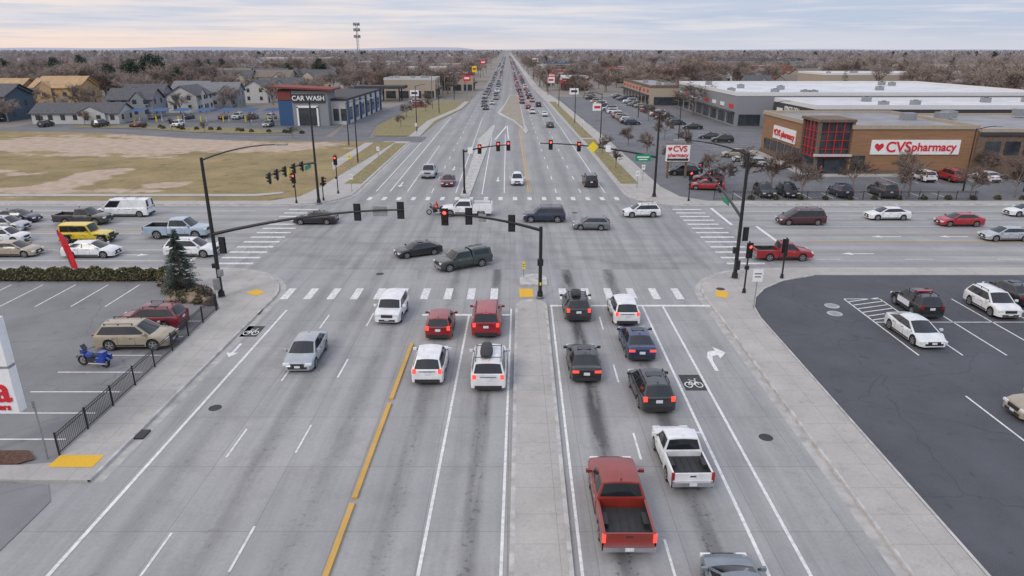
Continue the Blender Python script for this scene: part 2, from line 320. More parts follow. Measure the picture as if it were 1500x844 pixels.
def medpts(w0,w1,y0,y1,n=6):
    c=(w0+w1)/2; hw=(w1-w0)/2
    pts=[(NX(w0,y0),y0),(NX(w0,y1-hw),y1-hw)]
    for i in range(n+1):
        a=math.pi-math.pi*i/n; pts.append((NX(c,y1-hw)+hw*math.cos(a),y1-hw+hw*math.sin(a)))
    pts+=[(NX(w1,y0),y0)]
    return pts
md.prism(medpts(-.12,2.3,-10,49.8),0,.15); md.prism(medpts(.2,2.5,53.3,56.2),0,.16); md.build('median_island',[m_curb])
m2=MB(); m2.prism(medpts(.08,2.1,-10,49.3),.14,.162); m2.build('median_island',[m_walk])
m2=MB(); m2.poly([(NX(.2,50.3),50.6),(NX(1.3,50.3),50.6),(NX(1.3,50.3),52.6),(NX(.2,50.3),52.6)],.034); 
m2.build('tactile_paving',[m_tact])
for q in ([(-21.2,51.2),(-20.2,50.6),(-19.7,51.4),(-20.7,52.1)],[(16.0,50.4),(16.8,50.0),(17.3,51.4),(16.5,52.0)],[(-21.6,27.2),(-19.5,27.2),(-19.5,28.2),(-21.6,28.2)]):
    t=MB(); t.poly(q,.162); t.build('tactile_paving',[m_tact])
yc=MB()
for a,b in ((-5,24.6),(25.0,33.4),(33.9,41.5)):
    yc.prism([(NX(-7.03,a),a),(NX(-6.8,a),a),(NX(-6.8,b),b),(NX(-7.03,b),b)],0,.13)
yc.build('yellow_median_curb',[m_yel])
fm=MB(); 
fm.prism([(-6.9,89),(-5.6,89),(-4.6,150),(-4.2,178),(-5.0,178),(-7.2,150)],0,.14,0)
fm.prism([(3.2,160),(3.9,166),(3.4,178),(2.9,250),(2.4,300),(-1,300),(-2.6,250),(-4.6,215),(-3.2,205),(.2,190),(2.3,172)],0,.15,0)
fm.build('median_island',[m_curb])
fm=MB(); fm.poly([(3.0,168),(2.7,250),(2.1,298),(-.8,298),(-2.2,250),(-3.6,215),(.6,192),(2.6,174)],.17); fm.build('median_planting',[m_medi])
# ---- markings
mk=MB(); my=MB(); cw=MB(); ZM=ZR+.012
def line(mb,fn,a,y0,y1,w=.13,dash=None,gap=None):
    y=y0
    while y<y1:
        e=min(y1,y+(dash or (y1-y0)))
        mb.poly([(fn(a-w/2,y),y),(fn(a+w/2,y),y),(fn(a+w/2,e),e),(fn(a-w/2,e),e)],ZM)
        y=e+(gap or 1e9)
line(mk,NX,-17.25,-5,47.8,.17)
line(mk,NX,-13.8,4.2,50,.11,2.6,5.4); line(mk,NX,-10.6,4.6,50,.11,2.6,5.4)
line(mk,NX,-3.5,-5,46.8,.14); line(mk,NX,-.42,-5,48,.13); line(mk,NX,2.62,-5,48.6,.13)
line(mk,NX,6.05,4,47,.11,2.4,5.6)
line(mk,NX,9.55,-5,48.5,.15); line(mk,NX,11.1,-5,48.5,.15)
mk.poly([(2.9,48.5),(15.1,48.5),(15.1,48.85),(2.9,48.85)],ZM+.004)
mk.poly([(-6.6,46.6),(-.1,46.6),(-.1,46.95),(-6.6,46.95)],ZM+.004)
x=-17.9
while x<15:
    if not(.2<x<2.9): cw.poly([(x-.3,50.1),(x+.3,50.1),(x+.32,52.7),(x-.28,52.7)],ZM)
    x+=1.83
x=-18.6
while x<15.5:
    cw.poly([(x-.28,87.2),(x+.28,87.2),(x+.28,89.2),(x-.28,89.2)],ZM); x+=1.9
y=59.3
while y<83:
    cw.poly([(-27.2,y),(-23.6,y),(-23.6,y+.5),(-27.2,y+.5)],ZM); cw.poly([(19.6,y),(23.1,y),(23.1,y+.5),(19.6,y+.5)],ZM); y+=1.85
mk.poly([(26.8,66.8),(27.15,66.8),(27.15,73.4),(26.8,73.4)],ZM); mk.poly([(24.3,74),(24.65,74),(24.65,82.5),(24.3,82.5)],ZM)
mk.poly([(-29.9,58.6),(-29.55,58.6),(-29.55,68),(-29.9,68)],ZM)
def hline(mb,y,x0,x1,w=.12,dash=None,gap=None):
    x=x0
    while x<x1:
        e=min(x1,x+(dash or x1-x0)); mb.poly([(x,y-w/2),(e,y-w/2),(e,y+w/2),(x,y+w/2)],ZM); x=e+(gap or 1e9)
hline(mk,73.4,28,120); hline(mk,76.8,28,200,.12,2.6,6)
hline(mk,80.8,27,200,.15); hline(mk,60.9,28,200,.12,2.6,6)
for y in (66.9,67.15,70.2): hline(my,y,30,300,.1)
hline(mk,64,-200,-31,.12,2.6,6); hline(mk,60.4,-200,-31,.13); hline(mk,74.5,-200,-31,.12,2.6,6);hline(mk,81,-200,-31,.13); hline(mk,70.3,-60,-31)
hline(my,71.5,-300,-31,.1); hline(my,71.75,-300,-31,.1)
line(mk,FX,-18.6,93,150,.15); line(mk,FX,-16.7,93,200,.15); line(mk,FX,-14.3,93,140,.13); line(mk,FX,-10.9,92,360,.13,3,7); line(mk,FX,-7.6,92,200,.13)
line(mk,FX,-4.0,91,165,.14); line(mk,FX,-1.0,92,160,.13)
line(my,FX,2.3,92,168,.16); line(my,FX,2.65,92,168,.1)
line(mk,FX,6.1,92,700,.13,3,7); line(mk,FX,9.4,92,240,.13,3,7); line(mk,FX,12.7,92,260,.14)
line(mk,FX,-6.3,262,900,.13,3,7); line(my,FX,-2.2,300,1500,.1);line(my,FX,1.6,300,1500,.1)
mk.poly([(-3.8,150),(-3.5,150),(-1.3,176),(-1.5,178)],ZM); mk.poly([(-.9,150),(-.65,150),(-1.1,178),(-1.3,178)],ZM)
def lstripe(x0,y0,x1,y1,w=.11,z=.1):
    d=Vector((x1-x0,y1-y0)).normalized(); n=Vector((-d.y,d.x))*w/2
    mk.poly([(x0-n.x,y0-n.y),(x1-n.x,y1-n.y),(x1+n.x,y1+n.y),(x0+n.x,y0+n.y)],z)
for x in (-44,-41.4,-38.8,-36.1,-33.4,-30.8): lstripe(x,48.3,x,53.4)
for y in (29.7,32.3,34.7,37.2,39.6,42.6,45.4): lstripe(-27.4,y,-22.3,y)
for x in (25.9,28.7,31.5,34.3,37.1,39.9): lstripe(x,39.6,x,50)
lstripe(25.9,45.2,44,45.2)
for i in range(6): lstripe(25.9,45.6+i*.75,28.7,46.5+i*.75)
lstripe(25.9,50,28.7,50)
for x in (25.5,28.4,31.3): lstripe(x,28.8,x,34.2)
for x in range(30,60,3): lstripe(x,87.5,x,92)
for x in range(56,90,3): lstripe(x,98.5,x,103.5)
for y in range(120,260,3): lstripe(38,y,48,y)
def xf(pts,x,y,sx,sy,z=ZM): return [(x+a*sx,y+b*sy,z) for a,b in pts]
A=[(-.15,-1.3),(.1,-1.3),(.12,-.2),(.3,.35),(.7,.45),(.7,.05),(1.35,.75),(.7,1.45),(.7,1.0),(.15,.85),(-.12,.2)]
mk.add(xf(A,12.5,39.2,.95,1.3),[tuple(range(len(A)))])
def arrow_s(x,y,s):
    B=[(-.1,-1.6),(.1,-1.6),(.1,.5),(.4,.5),(0,1.5),(-.4,.5),(-.1,.5)]
    mk.add(xf(B,x,y,1,s),[tuple(range(7))])
arrow_s(-18.0,40.5,-.7)
B=[(-1.6,-.1),(-1.6,.1),(.5,.1),(.5,.4),(1.5,0),(.5,-.4),(.5,-.1)]
for x,y in ((33,62.7),(39,69),(46,69)): mk.add(xf(B,x,y,-1,1),[tuple(range(7))])
for x,y in ((-36,62.3),(-46,62.3)): mk.add(xf(B,x,y,1,1),[tuple(range(7))])
for x,y in ((-2.1,102),(.6,104),(-9.5,112),(-12.9,112),(-16,98)): arrow_s(x,y,-1.2)
bp=MB(); 
def bike(x,y,s):
    bp.poly([(x-.62*s,y-1.0*s),(x+.62*s,y-1.0*s),(x+.62*s,y+1.0*s),(x-.62*s,y+1.0*s)],ZM-.006)
    def ring(cx,cy,r):
        n=16; rows=[[(cx+rr*math.cos(2*math.pi*i/n),cy+rr*1.5*math.sin(2*math.pi*i/n),ZM) for i in range(n+1)] for rr in (r,r-.06)]; mk.grid(rows)
    ring(x-.3,y-.3,.24); ring(x+.3,y-.3,.24)
    for a,b,c,d in ((-.3,-.3,-.12,.2),(-.12,.2,.2,.2),(.2,.2,.3,-.3),(-.12,.2,.02,-.3),(.02,-.3,.2,.2),(-.3,-.3,.02,-.3),(.16,.45,.3,.45),(-.2,.35,-.05,.35),(.2,.2,.2,.45)):
        lstripe(x+a,y+b,x+c,y+d,.055,ZM+.003)
bike(10.6,36.0,1); bike(-18.0,43.7,.95)
bp.build('bike_lane_patch',[m_blackpad])
mk.build('road_markings',[m_white]); my.build('road_markings',[m_yel]); cw.build('crosswalk_markings',[m_xwalk])
# ------------------------------------------------------------------ vehicles
STY={
'sedan':dict(L=4.8,W=1.84,H=1.45,r=.33,zb=.22,prof=[(0,.52,.78),(.01,.86,.87),(.04,.99,.92),(.18,1.0,.98),(.45,.96,1),(.72,.93,1),(.88,.82,.97),(.965,.70,.9),(1,.48,.74)],gh=(.10,.27,.57,.76),yt=.70,sp=[.5],bz=.8),
'coupe':dict(L=4.9,W=1.92,H=1.40,r=.35,zb=.2,prof=[(0,.50,.78),(.01,.84,.86),(.04,.98,.92),(.18,1.0,.99),(.45,.90,1),(.72,.86,1),(.88,.74,.97),(.965,.62,.9),(1,.44,.74)],gh=(.06,.30,.55,.78),yt=.66,sp=[.5],bz=.78),
'hatch':dict(L=4.2,W=1.80,H=1.52,r=.32,zb=.22,prof=[(0,.55,.8),(.01,.95,.9),(.06,1.0,.95),(.4,.98,1),(.7,.95,1),(.88,.84,.97),(.965,.72,.9),(1,.48,.75)],gh=(.015,.13,.58,.78),yt=.72,sp=[.36,.68],bz=.9),
'boxy':dict(L=4.1,W=1.84,H=1.60,r=.34,zb=.25,prof=[(0,.55,.84),(.01,1.0,.92),(.06,1.04,.96),(.4,1.04,1),(.72,1.02,1),(.9,.96,.98),(.975,.82,.92),(1,.5,.8)],gh=(.012,.05,.64,.76),yt=.80,sp=[.33,.66],bz=.9),
'suv':dict(L=4.5,W=1.88,H=1.66,r=.36,zb=.27,prof=[(0,.58,.82),(.008,1.0,.91),(.05,1.06,.96),(.3,1.05,1),(.7,1.02,1),(.89,.93,.97),(.975,.78,.9),(1,.52,.78)],gh=(.012,.12,.58,.76),yt=.72,sp=[.28,.64],bz=.95),
'bigsuv':dict(L=5.1,W=2.0,H=1.86,r=.40,zb=.32,prof=[(0,.62,.86),(.008,1.12,.94),(.05,1.18,.97),(.3,1.18,1),(.7,1.16,1),(.9,1.1,.98),(.98,.95,.92),(1,.58,.84)],gh=(.01,.06,.62,.74),yt=.78,sp=[.3,.64],bz=1.0),
'minivan':dict(L=5.1,W=1.97,H=1.74,r=.34,zb=.22,prof=[(0,.55,.84),(.008,1.0,.92),(.05,1.05,.96),(.3,1.05,1),(.75,1.0,1),(.9,.86,.96),(.975,.72,.9),(1,.48,.78)],gh=(.012,.07,.62,.86),yt=.78,sp=[.33,.66],bz=.95),
'van':dict(L=6.2,W=2.02,H=2.1,r=.36,zb=.25,prof=[(0,.6,.9),(.006,1.1,.96),(.05,1.15,.98),(.3,1.15,1),(.8,1.12,1),(.92,1.0,.97),(.98,.82,.92),(1,.5,.84)],gh=(.008,.02,.70,.86),yt=.86,sp=[.68],bz=1.0),
'jeep':dict(L=4.6,W=1.88,H=1.85,r=.41,zb=.38,prof=[(0,.7,.8),(.01,1.05,.82),(.3,1.08,.84),(.68,1.08,.84),(.93,1.02,.78),(.99,.95,.74),(1,.6,.74)],gh=(.02,.04,.60,.665),yt=.82,sp=[.36,.68],bz=.95),
'pickup':dict(L=5.8,W=2.03,H=1.93,r=.41,zb=.40,prof=[(.385,1.2,1),(.7,1.2,1),(.82,1.16,1),(.94,1.10,.98),(.985,1.0,.92),(1,.6,.86)],gh=(.395,.425,.645,.765),yt=.77,sp=[.45],bz=1.05),
'smallpickup':dict(L=5.2,W=1.84,H=1.74,r=.36,zb=.34,prof=[(.40,1.06,1),(.7,1.06,1),(.82,1.02,1),(.94,.95,.97),(.985,.85,.9),(1,.55,.84)],gh=(.41,.435,.62,.76),yt=.77,sp=[.4],bz=.95),
}
CM=[m_glass,m_dark,m_tire,m_rim,m_head,m_tail,m_plate,m_chrome,m_brake]
GL,DK,TI,RI,HE,TA,PL,CH,BR=1,2,3,4,5,6,7,8,9
PAINT={}
def paint(c,met=.0):
    k=(c,met)
    if k not in PAINT: PAINT[k]=M('car_paint',c,rough=.4,var=.12,scale=1.3,metal=met,coat=.75)
    return PAINT[k]
def interp(pr,t):
    if t<=pr[0][0]: return pr[0][1:]
    for a,b in zip(pr,pr[1:]):
        if t<=b[0]:
            k=(t-a[0])/max(1e-9,b[0]-a[0]); return (a[1]+(b[1]-a[1])*k,a[2]+(b[2]-a[2])*k)
    return pr[-1][1:]
CACHE={}
def car_mesh(style,col,met,brake,extra):
    key=(style,col,met,brake,extra)
    if key in CACHE: return CACHE[key]
    S=STY[style]; L,W,H,rw,zb0,pr=S['L'],S['W'],S['H'],S['r'],S['zb'],S['prof']; pk='pickup' in style
    mb=MB(); X=lambda t:(t-.5)*L
    wf=L/2-(.98 if pk else .90); wr=-L/2+(1.22 if pk else .98); ra=rw+.055
    if style=='jeep': wf=L/2-.6; wr=-L/2+.75
    def ring(x,zt,w,zb,bed=False):
        w=W/2*w; zs=zt-.11; zm=max(zb+.03,min(.42+zb0,zs-.08)); zs=max(zs,zm+.02)
        h=[(w*.88,zb),(w*.985,zb+.015),(w,zm),(w*.988,zs)]
        if bed: h+=[(w*.965,zt),(w*.87,zt),(w*.86,.82),(0,.82)]
        else: h+=[(w*.945,zt-.03),(w*.88,zt-.002),(w*.5,zt+.018),(0,zt+.025)]
        return [(x,y,z) for y,z in h]+[(x,-y,z) for y,z in h[-2::-1]]
    def stations(t0,t1):
        xs=[(X(a),None) for a,_,_ in pr if t0<=a<=t1]+[(X(t0),None),(X(t1),None)]
        for xw in (wf,wr):
            if X(t0)<xw<X(t1):
                xs=[q for q in xs if not(abs(q[0]-xw)<ra+.02 and abs(q[0]-X(t0))>1e-6 and abs(q[0]-X(t1))>1e-6)]
                xs+=[(xw-ra-.002,zb0),(xw+ra+.002,zb0)]
                for i in range(11):
                    a=math.pi*i/10; xs.append((xw+ra*math.cos(a),rw+ra*math.sin(a)))
        xs=sorted(set((round(a,4),b) for a,b in xs),key=lambda q:q[0]); out=[]
        for x,z in xs:
            if out and abs(out[-1][0]-x)<1e-4: continue
            out.append((x,zb0 if z is None else z))
        return out
    t0=pr[0][0] if pk else 0
    rows=[]
    for x,zb in stations(t0,1):
        zt,w=interp(pr,x/L+.5); rows.append(ring(x,zt,w,zb))
    mb.grid(rows,0,lambda i,j:(DK if j in(0,13) else 0))
    n=len(rows[0]); mb.add(rows[0],[tuple(range(n))],0); mb.add(rows[-1],[tuple(range(n))],0)
    if pk:
        zr=pr[0][1]; rows=[ring(x,zr,.985,zb,True) for x,zb in stations(0,t0-.006)]
        mb.grid(rows,0,lambda i,j:DK if j in (0,13,5,6,7,8) else 0)
        w=W/2*.985
        mb.box((-L/2+.03,0,(zr+.62)/2),(.08,w*1.86,zr-.6),0)
        mb.box((-L/2+.06,0,(zr+.6)/2-.02),(.06,w*1.72,zr-.62),DK)
        mb.box((-L/2-.015,0,zr-.14),(.012,.26,.07),DK)
        mb.box((-L/2-.07,0,.58),(.2,W*.95,.2),CH)
        for s in(1,-1): mb.box((-L/2+.0,s*(w*.93),(zr+.85)/2-.03),(.07,.13,.38),BR if brake else TA)
        for k in(-1.5,-.5,.5,1.5): mb.box((-L/2+L*t0/2,k*.3,.835),(L*t0*.9,.05,.02),DK)
        for s in(1,-1): mb.box((-L/2+1.2,s*w*.77,.93),(.75,.22,.22),DK)
        mb.box((-L/2-.175,0,.6),(.02,.32,.15),PL)
        if extra=='canopy':
            zc=H-.02
            A=[(-L/2+.03,w*.93,zr+.005),(X(t0)-.02,w*.93,zr+.005),(X(t0)-.02,w*.75,zc),(-L/2+.14,w*.75,zc)]
            B=[(x,-y,z) for x,y,z in A]
            mb.quad(*A,0); mb.quad(*B,0); mb.quad(A[3],A[2],B[2],B[3],0); mb.quad(A[0],A[3],B[3],B[0],GL); mb.quad(A[1],A[2],B[2],B[1],0)
            for s in (1,-1):
                mb.add([(-L/2+.3,s*(w*.915+.004),zr+.12),(X(t0)-.25,s*(w*.915+.004),zr+.12),(X(t0)-.25,s*(w*.80+.004),zc-.14),(-L/2+.38,s*(w*.80+.004),zc-.14)],[(0,1,2,3)],GL)
            for s in(1,-1): mb.box((-L/4-.2,s*.55,zc+.06),(1.6,.05,.04),DK)
    mb.box((0,0,(zb0+.55)/2),(L*.93,W-.62,.55-zb0+.12),DK)
    g0,g1,g2,g3=[X(t) for t in S['gh']]
    z0=interp(pr,max(S['gh'][0],t0))[0]-.01; z3=interp(pr,S['gh'][3])[0]-.0
    w0=interp(pr,max(S['gh'][0],t0+.02))[1]*W/2*.935; w3=interp(pr,S['gh'][3])[1]*W/2*.90; wm=W/2*.945*interp(pr,.5)[1]
    yt=S['yt']*W/2; yr=yt*.94; cr=.075
    def redge(x,yy,v,bow): return (x+bow*(1-v*v),yy*v,H-.03-cr*v*v)
    V=[-1,-.9,-.45,0,.45,.9,1]
    U=[0,.07,.93,1]
    def lerp(a,b,u): return tuple(a[k]+(b[k]-a[k])*u for k in range(3))
    base_f=[(g3+.10*(1-v*v),w3*v,z3+.02*(1-v*v)) for v in V]; top_f=[redge(g2,yt,v,.05) for v in V]
    mb.grid([[lerp(a,b,u) for a,b in zip(base_f,top_f)] for u in U],0,lambda i,j:GL if (0<j<5 and i<2) else 0)
    base_r=[(g0-.04*(1-v*v),w0*v,z0+.01) for v in V]; top_r=[redge(g1,yr,v,-.03) for v in V]
    Ur=[0,.12,.9,1]
    van=style=='van'
    mb.grid([[lerp(a,b,u) for a,b in zip(base_r,top_r)] for u in Ur],0,lambda i,j:GL if (0<j<5 and i==1 and (not van or j in(1,4))) else 0)
    nu=6
    mb.grid([[ (lambda p:(p[0],p[1],p[2]+.03*math.sin(math.pi*k/nu)*(1-.3*abs(v))))(lerp(a,b,k/nu)) for a,b,v in zip(top_r,top_f,V)] for k in range(nu+1)],DK if extra=='blackroof' else 0)
    if extra=='sunroof' or (style in('sedan','suv') and not extra and col[0]<.2): mb.box(((g1+g2)/2+.25,0,H+.002),(.6,.8,.015),GL)
    mb.box((g1+.12,0,H+.03),(.14,.03,.07),0)
    sp=S['sp']; us=[0,.05]
    for q in sp: us+=[q-.018,q+.018]
    us+=[.955,1]
    for s in(1,-1):
        rows=[]
        for v in (0,.1,.9,1):
            rows.append([])
            for u in us:
                bx=g0+(g3-g0)*u; bw=(w0+(wm-w0)*min(1,u*4)) if u<.5 else (wm+(w3-wm)*max(0,(u-.6)/.4)); bz=z0+(z3-z0)*u
                tx=g1+(g2-g1)*u; tw=yr+(yt-yr)*u; tz=H-.03-cr+.03*math.sin(math.pi*u)*.7
                rows[-1].append((bx+(tx-bx)*v,s*(bw+(tw-bw)*v),bz+(tz-bz)*v))
        nn=len(us)
        def mf(i,j):
            if i!=1: return 0
            if j==0 or j==nn-2: return 0
            if j%2==0: return DK
            if van and j<2: return 0
            return GL
        mb.grid(rows,0,mf)
    for xw in (wf,wr):
        for s in(1,-1):
            yo=s*(W/2-.02*1); yi=s*(W/2-.26)
            if style=='jeep': yo=s*(W/2-.0); yi=s*(W/2-.27)
            mb.cyl((xw,yi,rw),(xw,yo-s*.02,rw),rw,rw,20,TI); mb.cyl((xw,yo-s*.02,rw),(xw,yo-s*.008,rw),rw*.68,rw*.66,18,DK)
            for k in range(5):
                a=2*math.pi*k/5+.3; d=Vector((math.cos(a),0,math.sin(a))); e=Vector((-math.sin(a),0,math.cos(a)))
                mb.obox(Vector((xw,yo,rw))+d*rw*.33,d,e,(0,1,0),rw*.33,rw*.09,.012,RI)
            mb.cyl((xw,yo-s*.01,rw),(xw,yo+s*.01,rw),rw*.16,rw*.16,8,RI)
            nn=18; mb.grid([[(xw+q*rw*math.cos(2*math.pi*k/nn),yo,rw+q*rw*math.sin(2*math.pi*k/nn)) for k in range(nn+1)] for q in (.60,.68)],RI)
            if style=='jeep': mb.box((xw,s*(W/2-.1),rw+ra+.0),(1.1,.32,.07),DK)
    bz=S['bz']; wE=W/2
    if not pk:
        lh=.10 if style in('sedan','coupe') else .2; lw=.36 if style in ('sedan','coupe') else .2
        for s in(1,-1): mb.box((-L/2+.055,s*(wE*.80-lw/2+.06),bz-.0),(.11,lw,lh*1.3),BR if brake else TA)
        mb.box((-L/2+.0,0,bz-.12),(.05,.34,.17),PL)
        mb.box((-L/2+.012,0,bz-.0),(.05,.9,.02),DK)
        mb.box((-L/2+.01,0,.36),(.1,W*.74,.22),DK)
        if brake: mb.box((g1-.02,0,H-.09),(.06,.3,.03),BR)
    hz=interp(pr,.95)[0]-.13
    for s in(1,-1): mb.box((L/2-.11,s*wE*.70,hz),(.19,.36,.13),HE)
    mb.box((L/2-.015,0,hz-.06),(.06,W*.42,.20),DK); mb.box((L/2-.02,0,.36),(.07,W*.6,.14),DK); mb.box((L/2+.02,0,.45),(.02,.32,.14),PL)
    if pk: mb.box((L/2+.0,0,.56),(.12,W*.88,.2),CH if style=='pickup' else 0)
    for s in (1,-1):
        mb.box((g3-.22,s*(W/2+.09),z3+.10),(.13,.2,.15),0)
        mb.box((g3-.20,s*(W/2-.02),z3+.05),(.08,.12,.05),DK)
        mb.box((0 if not pk else .35,s*(W/2*.995),zb0+.1),(wf-wr-2*ra-.05 if not pk else 2.0,.02,.10),DK)
        for q in ((.12,-.95) if not pk else (.75,-.2)): mb.box((q,s*(W/2*.995),z0-.17),(.2,.025,.035),CH if pk else DK)
        for q in ((.25,-.8) if not pk else (.9,0)): mb.box((q+.08,s*(W/2*.9985),.62),(.015,.006,.55),DK)
    if style in('suv','bigsuv','minivan') and extra!='norail':
        for s in(1,-1): 
            mb.cyl((g1+.15,s*yt*.9,H+.02),(g2-.15,s*yt*.9,H+.02),.022,.022,6,DK)
            for xx in (g1+.2,g2-.2,(g1+g2)/2): mb.box((xx,s*yt*.9,H-.03),(.06,.04,.1),DK)
    if extra=='roofbox':
        for xx in (g1+.5,g2-.5): mb.cyl((xx,-yt*.95,H+.06),(xx,yt*.95,H+.06),.025,.025,6,DK)
        rows=[]
        for k in range(7):
            q=k/6; hw=.36*math.sin(math.pi*(.12+.76*q))**.4; x=g1+.35+(g2-g1-.7)*q; hh=.26*math.sin(math.pi*(.1+.8*q))**.5
            rows.append([(x,.12+hw*c*1.0,H+.09+hh*d) for c,d in ((-1,0),(-.9,.8),(-.5,1),(.5,1),(.9,.8),(1,0))])
        mb.grid(rows,DK); mb.add(rows[0],[tuple(range(6))],DK); mb.add(rows[-1],[tuple(range(6))],DK)
    if extra=='police':
        mb.box(((g1+g2)/2,0,H+.07),(.28,1.1,.1),TA)
        for s in(1,-1): mb.box((0.05,s*(W/2+.004),.75),(1.7,.012,.42),PL)
    if style=='jeep':
        mb.cyl((-L/2-.22,0,.95),(-L/2-.0,0,.95),.4,.4,20,TI); mb.box((L/2+.1,0,.6),(.18,W*.85,.16),DK)
    if style=='van' :
        for s in (1,-1): mb.box((-1.1,s*(W/2*.99),.95),(1.6,.015,.02),DK)
        for xx in(-1.8,-.4,.9): mb.cyl((xx,-.75,H+.08),(xx,.75,H+.08),.025,.025,6,DK)
    me=mb.mesh('vehicle_body',[paint(col,met)]+CM,38)
    CACHE[key]=me; return me
NAMES={'sedan':'sedan_car','coupe':'sports_sedan_car','hatch':'hatchback_car','boxy':'boxy_hatchback_car','suv':'suv_car','bigsuv':'large_suv_car','minivan':'minivan','van':'cargo_van','jeep':'off_road_car','pickup':'pickup_truck','smallpickup':'pickup_truck'}
def car(style,col,x,y,h,met=0,brake=False,extra=None,z=ZR,name=None,s=1,sl=None):
    o=bpy.data.objects.new(name or NAMES[style],car_mesh(style,col,met,brake,extra)); sc.collection.objects.link(o)
    ns=abs(math.sin(rad(h)))>.9
    lx=sl or (.91 if (ns and y<110) else 1)
    if y<56: y-=.68
    o.location=(x,y-.35 if 56<y<110 else y,z); o.rotation_euler=(0,0,rad(h)); o.scale=(s*lx,s*(1.04 if ns else 1),s); return o
WH=(.72,.73,.74); BK=(.012,.012,.014); SV=(.42,.44,.46); GY=(.10,.105,.11); DG=(.035,.037,.04); RD=(.33,.012,.015); DR=(.12,.01,.014); NB=(.012,.02,.05); TN=(.34,.29,.21); GN=(.04,.052,.05)
N_,S_,E_,W_=90,270,0,180
LV=.10
car('boxy',WH,-8.75,47.3,S_-3)
car('sedan',(.36,.40,.43),-12.95,40.0,S_+1,met=.3)
car('hatch',(.24,.012,.018),-4.95,44.6,N_,brake=True)
car('bigsuv',(.30,.012,.018),-1.75,45.2,N_,brake=True,sl=.85)
car('suv',WH,-4.9,38.2,N_,extra='norail',brake=True)
car('bigsuv',WH,-1.35,37.6,N_,extra='roofbox',brake=True,sl=.88)
car('suv',DG,4.75,47.9,N_,extra='roofbox',brake=True)
car('suv',WH,8.1,47.2,N_,brake=True,extra='norail')
car('sedan',BK,4.35,38.6,N_,brake=True)
car('sedan',(.012,.028,.085),8.1,41.5,N_,brake=True)
car('suv',DG,7.75,34.9,N_+2,brake=True)
car('smallpickup',WH,7.85,28.2,N_+1,sl=.84)
car('pickup',(.25,.022,.012),4.45,24.7,N_,brake=True,sl=.95)
car('sedan',(.20,.235,.26),7.9,19.4,N_,met=.3)
car('sedan',BK,-8.9,62.7,207,s=.92)
car('pickup',GN,-4.4,58.9,210,extra='canopy',s=.88)
car('sedan',BK,-22.0,75.2,W_); car('bigsuv',NB,3.65,76.2,W_,s=.93); car('hatch',(.16,.18,.19),8.6,72.7,W_-5,met=.3,s=.95); car('suv',WH,15.1,78.6,W_+4,s=.95)
car('pickup',(.36,.38,.40),-12.7,105.3,S_); car('sedan',DR,-9.2,98.4,S_); car('suv',WH,.75,99.2,S_,s=.95); car('bigsuv',BK,11.2,98.0,N_,s=.95)
car('minivan',(.06,.008,.012),32.3,75.0,W_); car('sedan',WH,43.2,77.3,W_); car('sedan',(.35,.012,.02),49.6,74.3,W_); car('sedan',SV,50.6,68.2,W_,met=.3); car('smallpickup',(.30,.01,.015),25.1,61.4,E_); car('sedan',WH,60.5,79,W_); car('sedan',SV,68,70,W_); 
car('van',WH,-45.4,79,W_); car('smallpickup',DG,-47.9,75,E_,s=1.1); car('pickup',(.34,.42,.50),-34.6,69.3,E_,s=1.1); car('jeep',(.70,.50,.02),-43.0,67.4,E_,s=1.08)
car('sedan',WH,-39.7,62.4,E_,s=1.04); car('suv',WH,-30.3,62.6,E_,s=1.05); car('suv',WH,-51.3,67.4,E_,s=.95); car('sedan',TN,-47.2,62.6,E_); car('sedan',NB,-56,76,E_); car('suv',SV,-54.5,72,E_,met=.3); car('sedan',BK,-60,68,E_);car('sedan',DG,-54,62.5,E_)
car('suv',TN,-24.6,41.9,E_+2,z=LV,s=1.05); car('suv',(.16,.012,.025),-25.2,45.1,W_,z=LV)
car('coupe',(.66,.69,.70),27.2,43.3,S_+2,z=LV); car('suv',BK,30.1,48.3,N_,extra='police',z=LV,name='police_car'); car('suv',WH,35.7,48.2,S_,z=LV); car('sedan',BK,38.9,50.8,N_,z=LV); car('suv',WH,38.3,44.8,S_,z=LV); car('suv',TN,28.6,32.6,W_,z=LV,s=.97); car('sedan',SV,42.0,47,S_,z=LV)
for x,c,st in ((33.5,DG,'suv'),(36.6,BK,'suv'),(43.6,NB,'suv'),(49.2,DG,'bigsuv')): car(st,c,x,90.2,N_ if x>40 else S_,z=LV)
for x,c,st in ((61,WH,'suv'),(65,RD,'bigsuv'),(70.4,WH,'sedan'),(76,DG,'suv'),(81,SV,'sedan'),(85,BK,'suv')): car(st,c,x,101.3,N_,z=LV)
for x,y,c,st in ((27.0,94.5,RD,'sedan'),(28.5,99.5,DR,'suv'),(26.5,106,BK,'suv'),(40.5,119,SV,'sedan'),(40.5,114,SV,'sedan'),(40,124,(.3,.27,.2),'suv'),(44,145,BK,'suv'),(43,151,DG,'sedan'),(44,170,BK,'sedan')): car(st,c,x,y,170,z=LV)
CL=[WH,WH,BK,SV,GY,DG,RD,NB,TN,BK,DR,(.2,.21,.22)]
SL=['sedan','suv','sedan','suv','hatch','bigsuv','pickup','minivan']
for y in list(range(180,290,3)):
    for x in (31,42.5):
        if R.random()<.66: car(R.choice(SL[:6]),R.choice(CL),x+R.uniform(-.3,.3),y,R.choice((0,180)),z=LV)
for k in range(14): car(R.choice(SL[:6]),R.choice(CL),-122+k*4.6+R.uniform(-1,1),R.choice((176,196)),R.choice((90,270)),z=.06)
for k in range(9): car(R.choice(SL[:6]),R.choice(CL),-31-k*.6,R.uniform(236,240)+k*3,0,z=.11)
